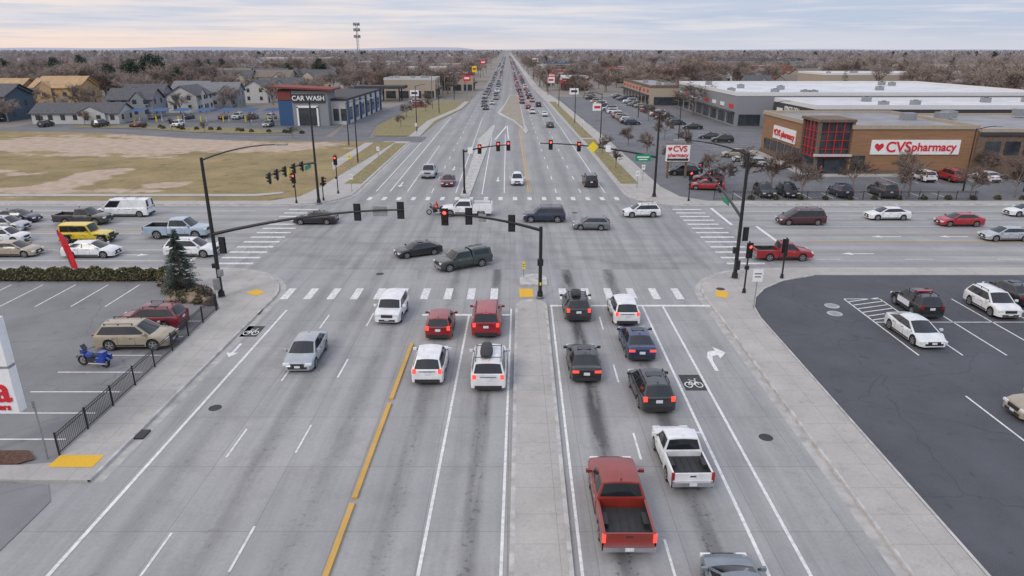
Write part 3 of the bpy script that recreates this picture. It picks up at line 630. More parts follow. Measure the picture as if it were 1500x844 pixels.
def lane(xf_,y0,y1,h,g0,g1):
    y=y0
    while y<y1:
        car(R.choice(SL),R.choice(CL),xf_+R.uniform(-.3,.3)-.0068*(y-85),y,h,brake=(h==90 and R.random()<.6)); y+=R.uniform(g0,g1)
car('sedan',DG,9.5,175,N_); car('suv',WH,6.2,214,N_); car('sedan',RD,5.4,232,N_); car('suv',BK,9,240,N_); car('sedan',WH,9.5,205,N_)
car('suv',DG,-8.5,228,S_); car('sedan',SV,-7,250,S_); car('sedan',BK,-9.6,240,S_)
lane(-9.3,262,800,S_,11,24); lane(-5.2,275,800,S_,10,26); lane(-9.3,800,1800,S_,16,40); lane(-5,800,1800,S_,16,40)
lane(4.8,255,800,N_,9,20); lane(8.4,262,800,N_,9,20); lane(5,800,1800,N_,14,36); lane(8.4,800,1800,N_,14,36)
def utility_truck(x,y,h):
    e=empty('utility_truck',(x,y,ZR),rad(h))
    o=bpy.data.objects.new('cab_and_chassis',car_mesh('pickup',WH,0,False,None)); sc.collection.objects.link(o); o.parent=e
    b=MB(); b.bb(-3.0,-.75,.62,1.03,.7,1.5,0); b.bb(-3.0,-.75,-1.03,-.62,.7,1.5,0); b.bb(-3.0,-2.9,-.62,.62,.7,1.3,0)
    for k in range(3):
        for s in(1,-1): b.box((-2.6+k*.75,s*1.035,1.15),(.62,.02,.5),1)
    for xx in(-2.8,-.8): b.tube([(xx,-.95,1.5),(xx,-.95,2.1),(xx,.95,2.1),(xx,.95,1.5)],[.03]*4,6,2)
    for s in(1,-1): b.cyl((-2.9,s*.9,2.1),(.9,s*.9,2.1),.03,.03,6,2)
    b.build('service_body',[paint(WH),m_signw,m_steel],parent=e)
utility_truck(-5.3,78.9,W_)
def motorcycle(x,y,h,pm,z=ZR):
    e=empty('motorcycle',(x,y,z),rad(h)); b=MB()
    for xx in(.78,-.72):
        n=20
        for k in range(n):
            a0=2*math.pi*k/n;a1=2*math.pi*(k+1)/n
            b.cyl((xx+.27*math.cos(a0),0,.33+.27*math.sin(a0)),(xx+.27*math.cos(a1),0,.33+.27*math.sin(a1)),.065,.065,6,1)
        b.cyl((xx,-.05,.33),(xx,.05,.33),.16,.16,12,2)
    for s in(1,-1):
        b.cyl((.78,s*.09,.33),(.45,s*.09,1.0),.028,.028,6,2); b.cyl((-.72,s*.13,.33),(-.2,s*.16,.45),.03,.03,6,2)
        b.cyl((.2,s*.2,.28),(-.95,s*.22,.36),.05,.06,8,2)
        b.cyl((.42,s*.05,1.05),(.25,s*.4,1.1),.018,.018,6,3); b.box((.22,s*.42,1.1),(.06,.12,.04),3)
        b.box((-.72,s*.3,.62),(.5,.18,.32),0)
    b.box((.05,0,.45),(.55,.32,.36),3)
    rows=[]
    for k in range(7):
        q=k/6; x_=-.05+.55*q; w=.16*math.sin(math.pi*(.15+.7*q)); zz=.78+.1*math.sin(math.pi*q)
        rows.append([(x_,w*c,.66+(zz+.1-.66)*d) for c,d in((-1,0),(-1,.5),(-.6,.95),(0,1.05),(.6,.95),(1,.5),(1,0))])
    b.grid(rows,0); b.box((-.3,0,.78),(.6,.3,.12),3); b.box((-.68,0,.9),(.35,.4,.32),0)
    rows=[[(.78+.42*math.cos(a),s_*.08,.33+.42*math.sin(a)) for a in [rad(20+20*k) for k in range(8)]] for s_ in(1,-1)]; b.grid(rows,0)
    rows=[[(-.72+.4*math.cos(a),s_*.1,.33+.4*math.sin(a)) for a in [rad(10+20*k) for k in range(8)]] for s_ in(1,-1)]; b.grid(rows,0)
    b.box((.58,0,.98),(.22,.34,.26),0); b.obox((.52,0,1.25),(.5,0,.86),(0,1,0),(-.86,0,.5),.17,.18,.008,4); b.box((.70,0,.97),(.03,.18,.14),5)
    b.build('frame_and_body',[pm,m_tire,m_chrome,m_dark,m_glass,m_head],parent=e,smooth=35); return e
mc=motorcycle(-25.6,38.0,168,paint((.01,.05,.32)),LV); mc.scale=(1.05,1,1)
motorcycle(-9.0,79.0,W_,paint((.03,.03,.035)))
def person(name,loc,rz,J,colors):
    e=empty(name,loc,rz)
    names=list(J); idx={n:i for i,n in enumerate(names)}
    ed=[('pelvis','waist'),('waist','chest'),('chest','neck'),('neck','head0'),('head0','head1')]
    for s in'lr': ed+=[('chest','sh'+s),('sh'+s,'el'+s),('el'+s,'wr'+s),('wr'+s,'ha'+s),('pelvis','hip'+s),('hip'+s,'kn'+s),('kn'+s,'an'+s),('an'+s,'to'+s)]
    rr=dict(pelvis=.15,waist=.135,chest=.165,neck=.06,head0=.085,head1=.10)
    for s in'lr': rr.update({'sh'+s:.075,'el'+s:.052,'wr'+s:.036,'ha'+s:.045,'hip'+s:.10,'kn'+s:.065,'an'+s:.045,'to'+s:.05})
    me=bpy.data.meshes.new('body'); me.from_pydata([J[n] for n in names],[(idx[a],idx[b]) for a,b in ed],[])
    o=bpy.data.objects.new('body',me); sc.collection.objects.link(o); o.parent=e
    md=o.modifiers.new('skin','SKIN')
    sv=me.skin_vertices[0].data if me.skin_vertices else None
    if sv is None:
        bpy.context.view_layer.objects.active=o; o.select_set(True); bpy.ops.mesh.customdata_skin_add(); sv=me.skin_vertices[0].data
    for n in names: sv[idx[n]].radius=(rr[n],rr[n])
    sv[idx['pelvis']].use_root=True
    o.modifiers.new('sub','SUBSURF').render_levels=2
    m=bpy.data.materials.new('clothing'); m.use_nodes=True; t=m.node_tree; b=t.nodes['Principled BSDF']
    tc=t.nodes.new('ShaderNodeTexCoord'); s=t.nodes.new('ShaderNodeSeparateXYZ'); t.links.new(tc.outputs['Object'],s.inputs[0])
    zz=nmath(t,'DIVIDE',s.outputs[2],2.); r_=nramp(t,zz,[(0,(.03,.03,.03)),(.05,colors[0]),(colors[3],colors[1]),(colors[4],colors[2])])
    r_.node.color_ramp.interpolation='CONSTANT'; t.links.new(r_,b.inputs['Base Color']); b.inputs['Roughness'].default_value=.85
    me.materials.append(m); return e
stand=dict(pelvis=(0,0,.95),waist=(0,0,1.12),chest=(.01,0,1.34),neck=(.02,0,1.5),head0=(.03,0,1.58),head1=(.03,0,1.68))
for s,k in(('l',1),('r',-1)): stand.update({'sh'+s:(0,k*.19,1.42),'el'+s:(-.02*k,k*.24,1.14),'wr'+s:(.1*k+.03,k*.24,.9),'ha'+s:(.12*k+.04,k*.24,.82),'hip'+s:(0,k*.09,.9),'kn'+s:(.1*k,k*.1,.5),'an'+s:(.18*k-.05,k*.1,.09),'to'+s:(.18*k+.1,k*.1,.05)})
person('pedestrian',(44.5,105.0,.1),2.5,stand,((.05,.06,.1),(.03,.03,.04),(.4,.26,.2),.48,.77))
person('pedestrian',(47,104,.1),.5,stand,((.02,.02,.03),(.25,.05,.05),(.4,.26,.2),.48,.77))
ride=dict(pelvis=(-.3,0,.92),waist=(-.26,0,1.08),chest=(-.16,0,1.3),neck=(-.12,0,1.46),head0=(-.1,0,1.54),head1=(-.09,0,1.64))
for s,k in(('l',1),('r',-1)): ride.update({'sh'+s:(-.14,k*.19,1.38),'el'+s:(.05,k*.3,1.18),'wr'+s:(.2,k*.38,1.13),'ha'+s:(.25,k*.4,1.12),'hip'+s:(-.25,k*.1,.88),'kn'+s:(.15,k*.24,.72),'an'+s:(.02,k*.25,.32),'to'+s:(.16,k*.25,.28)})
person('motorcycle_rider',(-9.0,79.0,ZR),math.pi,ride,((.03,.03,.04),(.6,.02,.02),(.5,.02,.02),.42,.77))
# ------------------------------------------------------------------ signals and lamps
SM=[m_black,m_lens,m_red,m_signw,m_signg,m_signy,m_steel,m_dark]
def head(b,p,f,lit=True,sc_=1):
    p=Vector(p);f=Vector(f).normalized();s=Vector((-f.y,f.x,0)); u=Vector((0,0,1))
    b.obox(p,s,f,u,.18*sc_,.11*sc_,.56*sc_,0)
    b.obox(p-f*.02,s,f,u,.27*sc_,.012,.66*sc_,0)
    for i,k in enumerate((.36,0,-.36)):
        c=p+u*k*sc_+f*.11*sc_
        b.cyl(c,c+f*.02,.135*sc_,.135*sc_,14,2 if(i==0 and lit) else 1)
        n=8; rows=[[c+f*q*sc_+s*math.cos(rad(-20+220*j/n))*.15*sc_+u*math.sin(rad(-20+220*j/n))*.15*sc_ for j in range(n+1)] for q in(0,.22)]
        b.grid(rows,0)
def arm(b,p0,p1,rise=.6,r0=.13,r1=.06,n=8):
    p0=Vector(p0);p1=Vector(p1); ps=[];rs=[]
    for i in range(n+1):
        q=i/n; p=p0.lerp(p1,q); p.z=p0.z+(p1.z-p0.z)*(1-(1-q)**1.8); ps.append(p); rs.append(r0+(r1-r0)*q)
    b.tube(ps,rs,10,0); return ps
def at(ps,q):
    i=min(len(ps)-2,int(q*(len(ps)-1))); k=q*(len(ps)-1)-i; return ps[i].lerp(ps[i+1],k)
def pole(b,x,y,h,r0=.17,r1=.11):
    b.cyl((x,y,.1),(x,y,h),r0,r1,12,0); b.cyl((x,y,.1),(x,y,.6),r0*1.6,r0*1.4,12,0); b.cyl((x,y,.1),(x,y,.2),r0*2.2,r0*2.2,12,6)
def lamp(b,x,y,h,dx,dy,L=5,up=1.0):
    ps=[]; 
    for i in range(7):
        q=i/6; ps.append(Vector((x+dx*L*q,y+dy*L*q,h-.2+up*(1-(1-q)**2))))
    b.tube(ps,[.07-.03*i/6 for i in range(7)],8,0)
    e=ps[-1]; b.obox(e+Vector((dx*.3,dy*.3,0)),(dx,dy,0),(-dy,dx,0),(0,0,1),.42,.16,.07,6)
SD=(0,-1,0);ND=(0,1,0);ED=(1,0,0);WD=(-1,0,0)
b=MB(); x,y=-22.8,50.4; pole(b,x,y,11.0); lamp(b,x,y,11.0,1,.05,5.6,1.1); ps=arm(b,(x,y,5.2),(-8.2,y,7.1))
for q in(.76,.985): p=at(ps,q); head(b,p+Vector((0,.25,-.1)),ND)
head(b,(x+.6,y+.1,4.3),ND); b.box(at(ps,.88)+Vector((0,.1,-.1)),(1.1,.04,.75),6); b.box((x+.3,y-.3,2.2),(.35,.3,.5),6); b.box((x-.1,y-.35,1.3),(.4,.35,.9),6); b.box((x-.35,y+.3,2.6),(.3,.3,.35),0)
b.build('traffic_signal_mast',SM,smooth=40)
b=MB(); x,y=2.2,50.4; pole(b,x,y,5.8,.15,.13); ps=arm(b,(x,y,5.5),(-5.2,y,6.75),r0=.12)
head(b,at(ps,.98)+Vector((0,-.25,-.15)),SD); head(b,at(ps,.74)+Vector((0,.25,-.1)),ND); head(b,at(ps,.30)+Vector((0,.25,-.1)),ND); b.box(at(ps,.6)+Vector((0,0,-.05)),(.6,.04,.6),6)
b.box((x,y+.25,2.9),(.45,.35,.5),0); b.box((x,y-.3,1.3),(.12,.12,.2),5); b.build('traffic_signal_mast',SM,smooth=40)
b=MB(); x,y=18.9,55; pole(b,x,y,10.7); lamp(b,x,y,10.7,-1,.1,5.2,1.1); ps=arm(b,(x,y,5.4),(19.6,72,7.0))
for q in(.5,.72,.97): head(b,at(ps,q)+Vector((.25,0,-.15)),WD)
b.obox(at(ps,.3)+Vector((0,0,-.45)),(.04,1,0),(1,0,0),(0,0,1),1.0,.03,.24,4); b.box((x-.2,y,2.6),(.35,.35,.5),0); b.box((x,y-.3,1.4),(.4,.3,.8),0); head(b,(x+.5,y,4.0),ND,sc_=.9); b.build('traffic_signal_mast',SM,smooth=40)
b=MB(); x,y=-24.4,85; pole(b,x,y,12.8,.17,.09); ps=arm(b,(x,y,5.2),(-24.4,67.5,6.5))
for q in(.35,.52,.70,.85,.98): head(b,at(ps,q)+Vector((.25,0,-.15)),WD,sc_=.9)
b.obox(at(ps,.18)+Vector((0,0,-.4)),(0,1,0),(1,0,0),(0,0,1),1.2,.03,.25,4); b.obox(at(ps,.62)+Vector((.1,0,-.3)),(0,1,0),(1,0,0),(0,0,1),.35,.03,.35,5)
b.build('traffic_signal_mast',SM,smooth=40)
b=MB(); x,y=-6.4,91; pole(b,x,y,6.0,.14,.12); ps=arm(b,(x,y,5.7),(-.3,y,6.6),r0=.11)
head(b,at(ps,.35)+Vector((0,-.25,-.1)),SD,sc_=.95); head(b,at(ps,.75)+Vector((0,-.25,-.1)),SD,sc_=.95); head(b,at(ps,.97)+Vector((0,-.25,-.1)),SD,sc_=.95); b.box((x+.9,y-.1,5.9),(.65,.04,.8),3); b.build('traffic_signal_mast',SM,smooth=40)
b=MB(); x,y=18.7,88.8; pole(b,x,y,11.0); lamp(b,x,y,11,-1,0,4.5,1); ps=arm(b,(x,y,5.3),(3.6,y,7.1))
head(b,at(ps,.91)+Vector((0,-.25,-.15)),SD,sc_=.95); head(b,at(ps,.67)+Vector((0,-.25,-.15)),SD,sc_=.95)
p=at(ps,.55)+Vector((0,-.1,-.05)); k=.7071; b.obox(p,(k,0,k),(0,1,0),(-k,0,k),.5,.02,.5,5); p2=at(ps,.42)+Vector((0,-.1,0)); b.box(p2,(.65,.04,.8),3); p3=at(ps,.12)+Vector((0,-.25,-.4)); b.box(p3,(2.0,.04,.9),4); b.box(p3+Vector((0,-.03,.1)),(1.5,.01,.14),3); b.box(p3+Vector((0,-.03,-.2)),(1.1,.01,.12),3)
b.build('traffic_signal_mast',SM,smooth=40)
def pedestal(x,y,h,faces,sgn=None):
    b=MB(); b.cyl((x,y,.1),(x,y,h),.07,.06,10,0); b.cyl((x,y,.1),(x,y,.5),.16,.12,10,0)
    for f,zz in faces: head(b,(x+f[0]*.2,y+f[1]*.2,zz),f,sc_=.95)
    b.box((x-.05,y-.15,2.3),(.3,.2,.3),0); b.build('traffic_signal_pedestal',SM,smooth=40)
pedestal(18.5,51.3,4.4,[(SD,3.7)]); pedestal(22.9,55,3.7,[(ND,2.9)]); pedestal(-23.4,91,5.4,[(SD,4.6)]); pedestal(-27.2,84.9,4.2,[(WD,3.4),(SD,3.3)]); pedestal(22.6,86.2,4.2,[(SD,3.4)]); pedestal(-24.2,86.5,3.2,[(ED,2.6)])
def sign(x,y,h,w,hh,mat,name='traffic_sign',pr=.04,dirv=0):
    b=MB(); b.cyl((x,y,.1),(x,y,h),pr,pr,8,0); b.box((x,y-.06,h-hh/2),(w,.02,hh),1); b.box((x,y-.072,h-hh*.35),(w*.7,.01,hh*.08),2); b.box((x,y-.072,h-hh*.6),(w*.6,.01,hh*.08),2)
    b.build(name,[m_steel,mat,m_dark])
sign(18.15,47.9,3.2,.75,.95,m_signw); sign(1.0,55.4,1.5,.22,.7,m_signy); sign(-22.1,28.0,3.2,.08,.5,m_steel); sign(-28.6,56,2.6,.5,.6,m_steel); sign(19.4,101,2.4,.5,.7,m_signw); sign(-26,110,2.6,.5,.7,m_signy)
for x,y in ((-21.9,92.5),(17.5,95),(-23.3,120),(16.9,132),(-22,160),(17,168)): sign(x,y,2.5,.5,.7,m_signw)
def street_lamp(x,y,h=10.5,dx=1):
    b=MB(); b.cyl((x,y,.1),(x,y,h),.12,.07,8,0); lamp(b,x,y,h,dx,0,2.6,.5); b.build('street_lamp',SM,smooth=40)
for y in (118,165,215,270,330,400,480,580,700): street_lamp(-26.5 if y<140 else -22.5+(y-165)*.004,y,10.5,1)
for y in (135,185,240,300,370,450,540,660): street_lamp(17.8-.012*(y-85),y,10.5,-1)
for x,y in ((-33,140),(36,150),(70,92.5),(36,200),(52,140),(62,93)): street_lamp(x,y,8.5,1)
# wooden utility poles with wires along the far west side
b=MB(); py=[230,275,320,370,425,485,550,620,700]
for y in py:
    b.cyl((-26,y,0),(-26,y,11.5),.16,.11,6,0); b.box((-26,y,10.8),(2.4,.12,.14),0)
for a_,c_ in zip(py,py[1:]):
    for dx in(-1.1,0,1.1):
        pp=[Vector((-26+dx,a_+(c_-a_)*k/6,11-.9*(1-(2*k/6-1)**2))) for k in range(7)]; b.tube(pp,[.025]*7,3,0)
b.build('utility_pole_line',[m_bar])
def pylon(x,y,h,w,hh,mat,mat2):
    b=MB(); b.bb(x-.25,x+.25,y-.2,y+.2,0,h-hh,0); b.bb(x-w/2,x+w/2,y-.3,y+.3,h-hh,h,1); b.bb(x-w*.35,x+w*.35,y-.34,y-.305,h-hh*.65,h-hh*.3,2); b.build('roadside_business_sign',[m_steel,mat,mat2])
for q in ((-19,300,8,3,2.2,m_signr,m_signw),(17,310,7,3,2.4,m_signw,m_signr),(-20,380,10,2.4,3,m_signy,m_signr),(20,360,7,4,2,m_signr,m_signw),(18,470,9,4,3,m_signw,m_dark),(-21,520,11,4,3,m_signr,m_signw),(21,240,6,3,2,m_signw,m_dark),(20,620,11,5,3,m_signw,m_signr),(23,190,4.6,2.4,1.8,m_signw,m_signr),(-34,247,5,3,2,m_signw,m_dark)): pylon(*q)
# ------------------------------------------------------------------ fence, hedge, planting
def fence(p0,p1,h=1.15,step=.14,post=2.4,z=.15):
    b=MB(); p0=Vector((*p0,z));p1=Vector((*p1,z)); L=(p1-p0).length; d=(p1-p0)/L
    n=int(L/step)
    for i in range(n+1): q=p0+d*i*step; b.cyl(q+Vector((0,0,.1)),q+Vector((0,0,h)),.011,.011,4,0,False)
    for i in range(int(L/post)+1): q=p0+d*i*post; b.box(q+Vector((0,0,h/2+.05)),(.07,.07,h+.1),0)
    for zz in(.14,h-.15,h): b.obox((p0+p1)/2+Vector((0,0,zz)),d,(-d.y,d.x,0),(0,0,1),L/2,.018,.018,0)
    b.build('metal_fence',[m_black])
fence((-21.65,28.2),(-22.0,47.6)); fence((-22.0,47.6),(-23.9,49.6)); fence((26,86.8),(60,86.8),1.1,.16)
def leaves(b,fn,n,s,mats=2):
    for i in range(n):
        p=Vector(fn()); a=Vector((R.gauss(0,1),R.gauss(0,1),R.gauss(0,1))).normalized(); c=a.orthogonal().normalized()*s*R.uniform(.6,1.3); d=a.cross(c).normalized()*s*R.uniform(.4,1)
        b.add([p-c-d*.4,p+c*.2-d,p+c,p+d*.8],[(0,1,2,3)],1+R.randrange(mats) if mats else 0)
b=MB(); b.bb(-52,-29.4,54.5,55.0,.15,.7,0)
def hp():
    x=R.uniform(-52.2,-29.1); k=1+.12*math.sin(x*2.1)+.1*math.sin(x*5.3); a=R.uniform(0,math.pi); rr=R.uniform(.75,1.05)
    return (x,54.75+.62*k*rr*math.cos(a),.15+.9*k*rr*math.sin(a)**.7)
leaves(b,hp,11000,.10); b.build('hedge',[m_bar,m_hd,m_hl])
def shrub(x,y,w,h,mats,n=900,name='shrub',s=.08):
    b=MB(); b.cyl((x,y,.1),(x,y,h*.5),.05,.03,5,0)
    ph=R.uniform(0,6)
    def fn():
        a=R.uniform(0,2*math.pi); e=math.asin(R.uniform(0,1)); rr=R.uniform(.6,1)*(1+.15*math.sin(3*a+ph))
        return (x+w*rr*math.cos(a)*math.cos(e),y+w*rr*math.sin(a)*math.cos(e),.12+h*rr*math.sin(e))
    leaves(b,fn,n,s); b.build(name,mats)
for x,y,w,h in ((-24.5,50.6,.9,.8),(-25.6,49.9,1.0,.7),(-27.0,51.6,1.0,.8),(-24.0,49.4,.7,.5),(-28.4,53.6,.9,.8)): shrub(x,y,w,h,[m_bar,m_hd,m_rock])
for k in range(7):
    bm=bmesh.new(); bmesh.ops.create_icosphere(bm,subdivisions=3,radius=R.uniform(.35,.6))
    for v in bm.verts: v.co*=1+.35*mnoise.noise(v.co*2.2+Vector((k*7,0,0))); v.co.z*=.65
    me=bpy.data.meshes.new('boulder'); bm.to_mesh(me); bm.free(); me.materials.append(m_rock); o=bpy.data.objects.new('boulder',me); sc.collection.objects.link(o); o.location=(-23.6-R.uniform(0,3.4),48.9+R.uniform(0,1.2),.25)
def conifer(b,h,rb,lev,br,s,sub=6,z0=.4):
    b.cyl((0,0,0),(0,0,h*.95),rb*.07+.03,.02,6,0)
    for l in range(lev):
        q=l/(lev-1); z=z0+(h-z0-.1)*q; rr=rb*(1-q)**.85*(1 if q>.06 else .8)+.05
        for k in range(max(4,int(br*(1-.5*q)))):
            a=R.uniform(0,2*math.pi); L=rr*R.uniform(.72,1.12); d=Vector((math.cos(a),math.sin(a),0)); zz=z+R.uniform(-.1,.1)*h/lev*2
            tip=d*L+Vector((0,0,zz-L*.18))
            b.cyl((0,0,zz),tip,.012*h/5,.004,3,0,False)
            for j in range(sub):
                f=.3+.7*(j+R.random())/sub; p=d*L*f+Vector((0,0,zz-L*.18*f)); wd=s*(1.25-.6*f)
                t=Vector((-d.y,d.x,0)); 
                for sd in(1,-1):
                    o=p+t*sd*wd*R.uniform(.8,1.3)+d*wd*.6+Vector((0,0,R.uniform(-.35,.1)*wd)); 
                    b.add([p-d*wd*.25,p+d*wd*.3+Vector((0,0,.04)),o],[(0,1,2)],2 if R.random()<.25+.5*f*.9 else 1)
b=MB(); conifer(b,5.1,1.6,34,20,.17,8); b.build('spruce_tree',[m_bar,m_sp1,m_sp2],(-26.5,51.9,.15))
def far_conifer_mesh(h,rb,rr):
    b=MB(); conifer(b,h,rb,18,11,h*.06,4,h*.08); return b.mesh('conifer',[m_bar,m_ev1,m_ev2])
fc=[far_conifer_mesh(12,3.6,1),far_conifer_mesh(10,2.2,2)]
def broad_pine(h,w):
    b=MB(); b.cyl((0,0,0),(0,0,h*.8),.3,.1,6,0)
    cl=[(R.uniform(-w,w)*.7,R.uniform(-w,w)*.7,h*R.uniform(.3,.95)) for _ in range(26)]
    def fn():
        c=R.choice(cl); q=Vector((R.gauss(0,1),R.gauss(0,1),R.gauss(0,.7))); q.normalize(); k=w*.38*R.random()**.4*(1.25-c[2]/h*.6); return (c[0]*(1.3-c[2]/h)+q.x*k,c[1]*(1.3-c[2]/h)+q.y*k,c[2]+q.z*k)
    leaves(b,fn,2200,.3); return b.mesh('pine',[m_bar,m_ev1,m_ev2])
bp_=broad_pine(13,5)
def put(me,name,x,y,s=1,rz=None):
    o=bpy.data.objects.new(name,me); sc.collection.objects.link(o); o.location=(x,y,.05); o.scale=(s,s,s); o.rotation_euler=(0,0,R.uniform(0,6) if rz is None else rz); return o
for x,y,s in ((-160,300,1.15),(-150,302,1.25),(-168,298,1.0),(-156,308,1.3),(-190,260,.9),(-141,300,.9)): put(bp_,'pine_tree',x,y,s)
for x,y,s in ((-98,330,1),(-70,360,1.1),(-100,420,1.2),(95,300,1),(140,300,.9),(-54,190,.5),(-57,188,.45),(-50,192,.4)): put(R.choice(fc),'pine_tree',x,y,s)
def bare(b,h,spread=.75,depth=3,tw=.05,seed=0,ntw=7):
    rr=random.Random(seed)
    def rec(p,d,l,r,dep):
        e=p+d*l; b.cyl(p,e,r,r*.6,5 if dep>1 else 3,0,False)
        if dep==0:
            for _ in range(ntw):
                q=p.lerp(e,rr.uniform(.1,1)); v=(d+Vector((rr.gauss(0,.6),rr.gauss(0,.6),rr.gauss(0,.5)))).normalized()*l*rr.uniform(.5,1.1); s=v.orthogonal().normalized()*tw
                b.add([q-s,q+s,q+v],[(0,1,2)],1)
            return
        for k in range(5 if dep<3 else 6):
            q=p.lerp(e,rr.uniform(.45,1)); v=(d+Vector((rr.gauss(0,spread),rr.gauss(0,spread),rr.gauss(.12,.3)))).normalized()
            rec(q,v,l*rr.uniform(.55,.85),r*.5,dep-1)
    rec(Vector((0,0,0)),Vector((0,0,1)),h*.36,h*.02,depth+0)
def bare_mesh(seed,mats,tw,depth=3,ntw=7,h=10): 
    b=MB(); bare(b,h,.7,depth,tw,seed,ntw); return b.mesh('bare_tree',mats)
bt=[bare_mesh(s,[m_bar,m_twig],.045) for s in(1,2,3)]
bn=[bare_mesh(s,[m_bar,m_twign],.065,3,7) for s in(11,12,13)]
for x,y,s in ((29.5,95,.5),(32.5,94,.7),(35.8,93.6,.62),(38,88.6,.6),(52,88.5,.68),(47,93.5,.6),(55,95,.6),(66,88.6,.65),(74,94,.7),(72,103.9,.55),(84,94,.7),(30,104,.5),(26,112,.5),(43,103.5,.5),(24.5,125,.5),(23.5,140,.5),(60,88.4,.55),(33,130,.5),(33,150,.55),(36,170,.55),(37,190,.6),(17,112,.4),(16.8,128,.4),(-30,200,.5),(-28,176,.4),(-27,220,.5),(-29,245,.5),(-48,152,.35),(-110,180,.5),(-72,163,.35),(-82,168,.35),(-66,176,.4)): put(R.choice(bn),'bare_tree',x,y,s)
for x,y,s in ((-183,245,1.9),(-172,252,1.6),(-200,250,1.8),(-130,300,2.0),(-122,310,1.6),(-130,250,1.2),(-104,285,1.3),(-76,262,1.2),(-88,215,.9),(-60,250,.9),(-66,300,1.3),(-80,320,1.4),(-55,320,1.2),(-58,380,1.4),(-170,268,1.6),(-215,262,1.8),(-100,212,.9),(-128,215,1.1),(-124,194,.9),(-136,222,1.2),(-134,186,.9),(-92,232,1.0),(-84,248,1.1),(-120,262,1.2),(-106,268,1.2),(-78,285,1.2),(-140,275,1.3),(-150,222,1.1),(-98,300,1.3),(-72,240,.9)): put(R.choice(bt),'bare_tree',x,y,s)
for k in range(16): shrub(-48-k*3.1+R.uniform(-1,1),161+k*.9+R.uniform(-1,1),.6,.7,[m_bar,m_hd,m_hl],160,'shrub',.16)
for k in range(14): shrub(31+k*3.2,87.4,.45,.55,[m_bar,m_hd,m_hl],140,'shrub',.12)
def mass(name,childmesh,pts):
    b=MB()
    for x,y,s in pts:
        a=R.uniform(0,6.28); c,d=math.cos(a)*s/2*1.0,math.sin(a)*s/2
        b.add([(x+c-d,y+d+c,.0),(x-c-d,y-d+c,0),(x-c+d,y-d-c,0),(x+c+d,y+d-c,0)],[(0,1,2,3)])
    o=b.build(name,[m_ground]); o.instance_type='FACES'; o.use_instance_faces_scale=True; o.show_instancer_for_render=False; o.show_instancer_for_viewport=False
    ch=bpy.data.objects.new('tree_crown',childmesh); sc.collection.objects.link(ch); ch.parent=o
BLD=[]
def ok(x,y,mg=3):
    if -21-.007*y<x<(20 if y<300 else 17)-.007*y: return False
    if y<300 and -125<x<52: 
        if not (x<-62 and y>242) : return False
    if y<245 and x<0 : return False
    if y<142: return x>130
    if y<175 and x<140: return False
    for a,b_,c,d in BLD:
        if a-mg<x<b_+mg and c-mg<y<d+mg: return False
    return True
def gen(n,y0,y1,smin,smax,pw=1.0,side=0):
    out=[];k=0
    while len(out)<n and k<n*30:
        k+=1; y=y0*(y1/y0)**(R.random()**pw); x=R.uniform(-.95*y-40,.95*y+40)
        if side==1: x=R.uniform(60,.85*y+30)
        if side==2: x=R.choice((-1,1))*R.uniform(18,70)-.007*y
        if not side and abs(x)<50 and R.random()<.35 and y<1500: continue
        if ok(x,y) and mnoise.noise(Vector((x*.012,y*.006,3)))>(-.28 if y>400 else -.12): out.append((x,y,R.uniform(smin,smax)))
    return out
# ------------------------------------------------------------------ buildings
m_glz=M('window_glass',(.04,.05,.06),rough=.08,var=.3,scale=.8,spec=.7); m_roofw=M('white_membrane_roof',(.60,.61,.63),var=.12,scale=.15); m_roofg=M('gravel_roof',(.27,.27,.28),var=.2,scale=.2)
m_trimd=M('dark_trim',(.05,.05,.055),var=.1); m_trimw=M('white_trim',(.66,.66,.66),var=.05)
m_brown=M('brown_panel',(.27,.15,.08),scale=1.2,var=.16,stretch=(.3,.3,6)); m_brown2=M('stone_cladding',(.16,.11,.08),var=.25,scale=3)
m_tan=M('tan_stucco',(.38,.32,.25),var=.1); m_gray=M('gray_siding',(.24,.25,.27),var=.1,stretch=(1,1,8)); m_lg=M('light_stucco',(.50,.49,.47),var=.1); m_navy=M('navy_siding',(.06,.09,.12),var=.12,stretch=(1,1,8))
m_cream=M('cream_siding',(.44,.39,.32),var=.08,stretch=(1,1,8)); m_wood=M('raw_wood_sheathing',(.42,.28,.15),var=.2,scale=1); m_sh=M('asphalt_shingles',(.09,.09,.10),var=.25,scale=2); m_shg=M('gray_shingles',(.18,.18,.19),var=.2,scale=2); m_shb=M('brown_shingles',(.18,.145,.12),var=.2,scale=2)
m_redw=M('red_panel',(.42,.03,.035),var=.08); m_dred=M('dark_red_panel',(.20,.045,.035),var=.12); m_blu=M('blue_panel',(.035,.09,.20),var=.12); m_brick=M('brick',(.22,.10,.07),var=.2,scale=6)
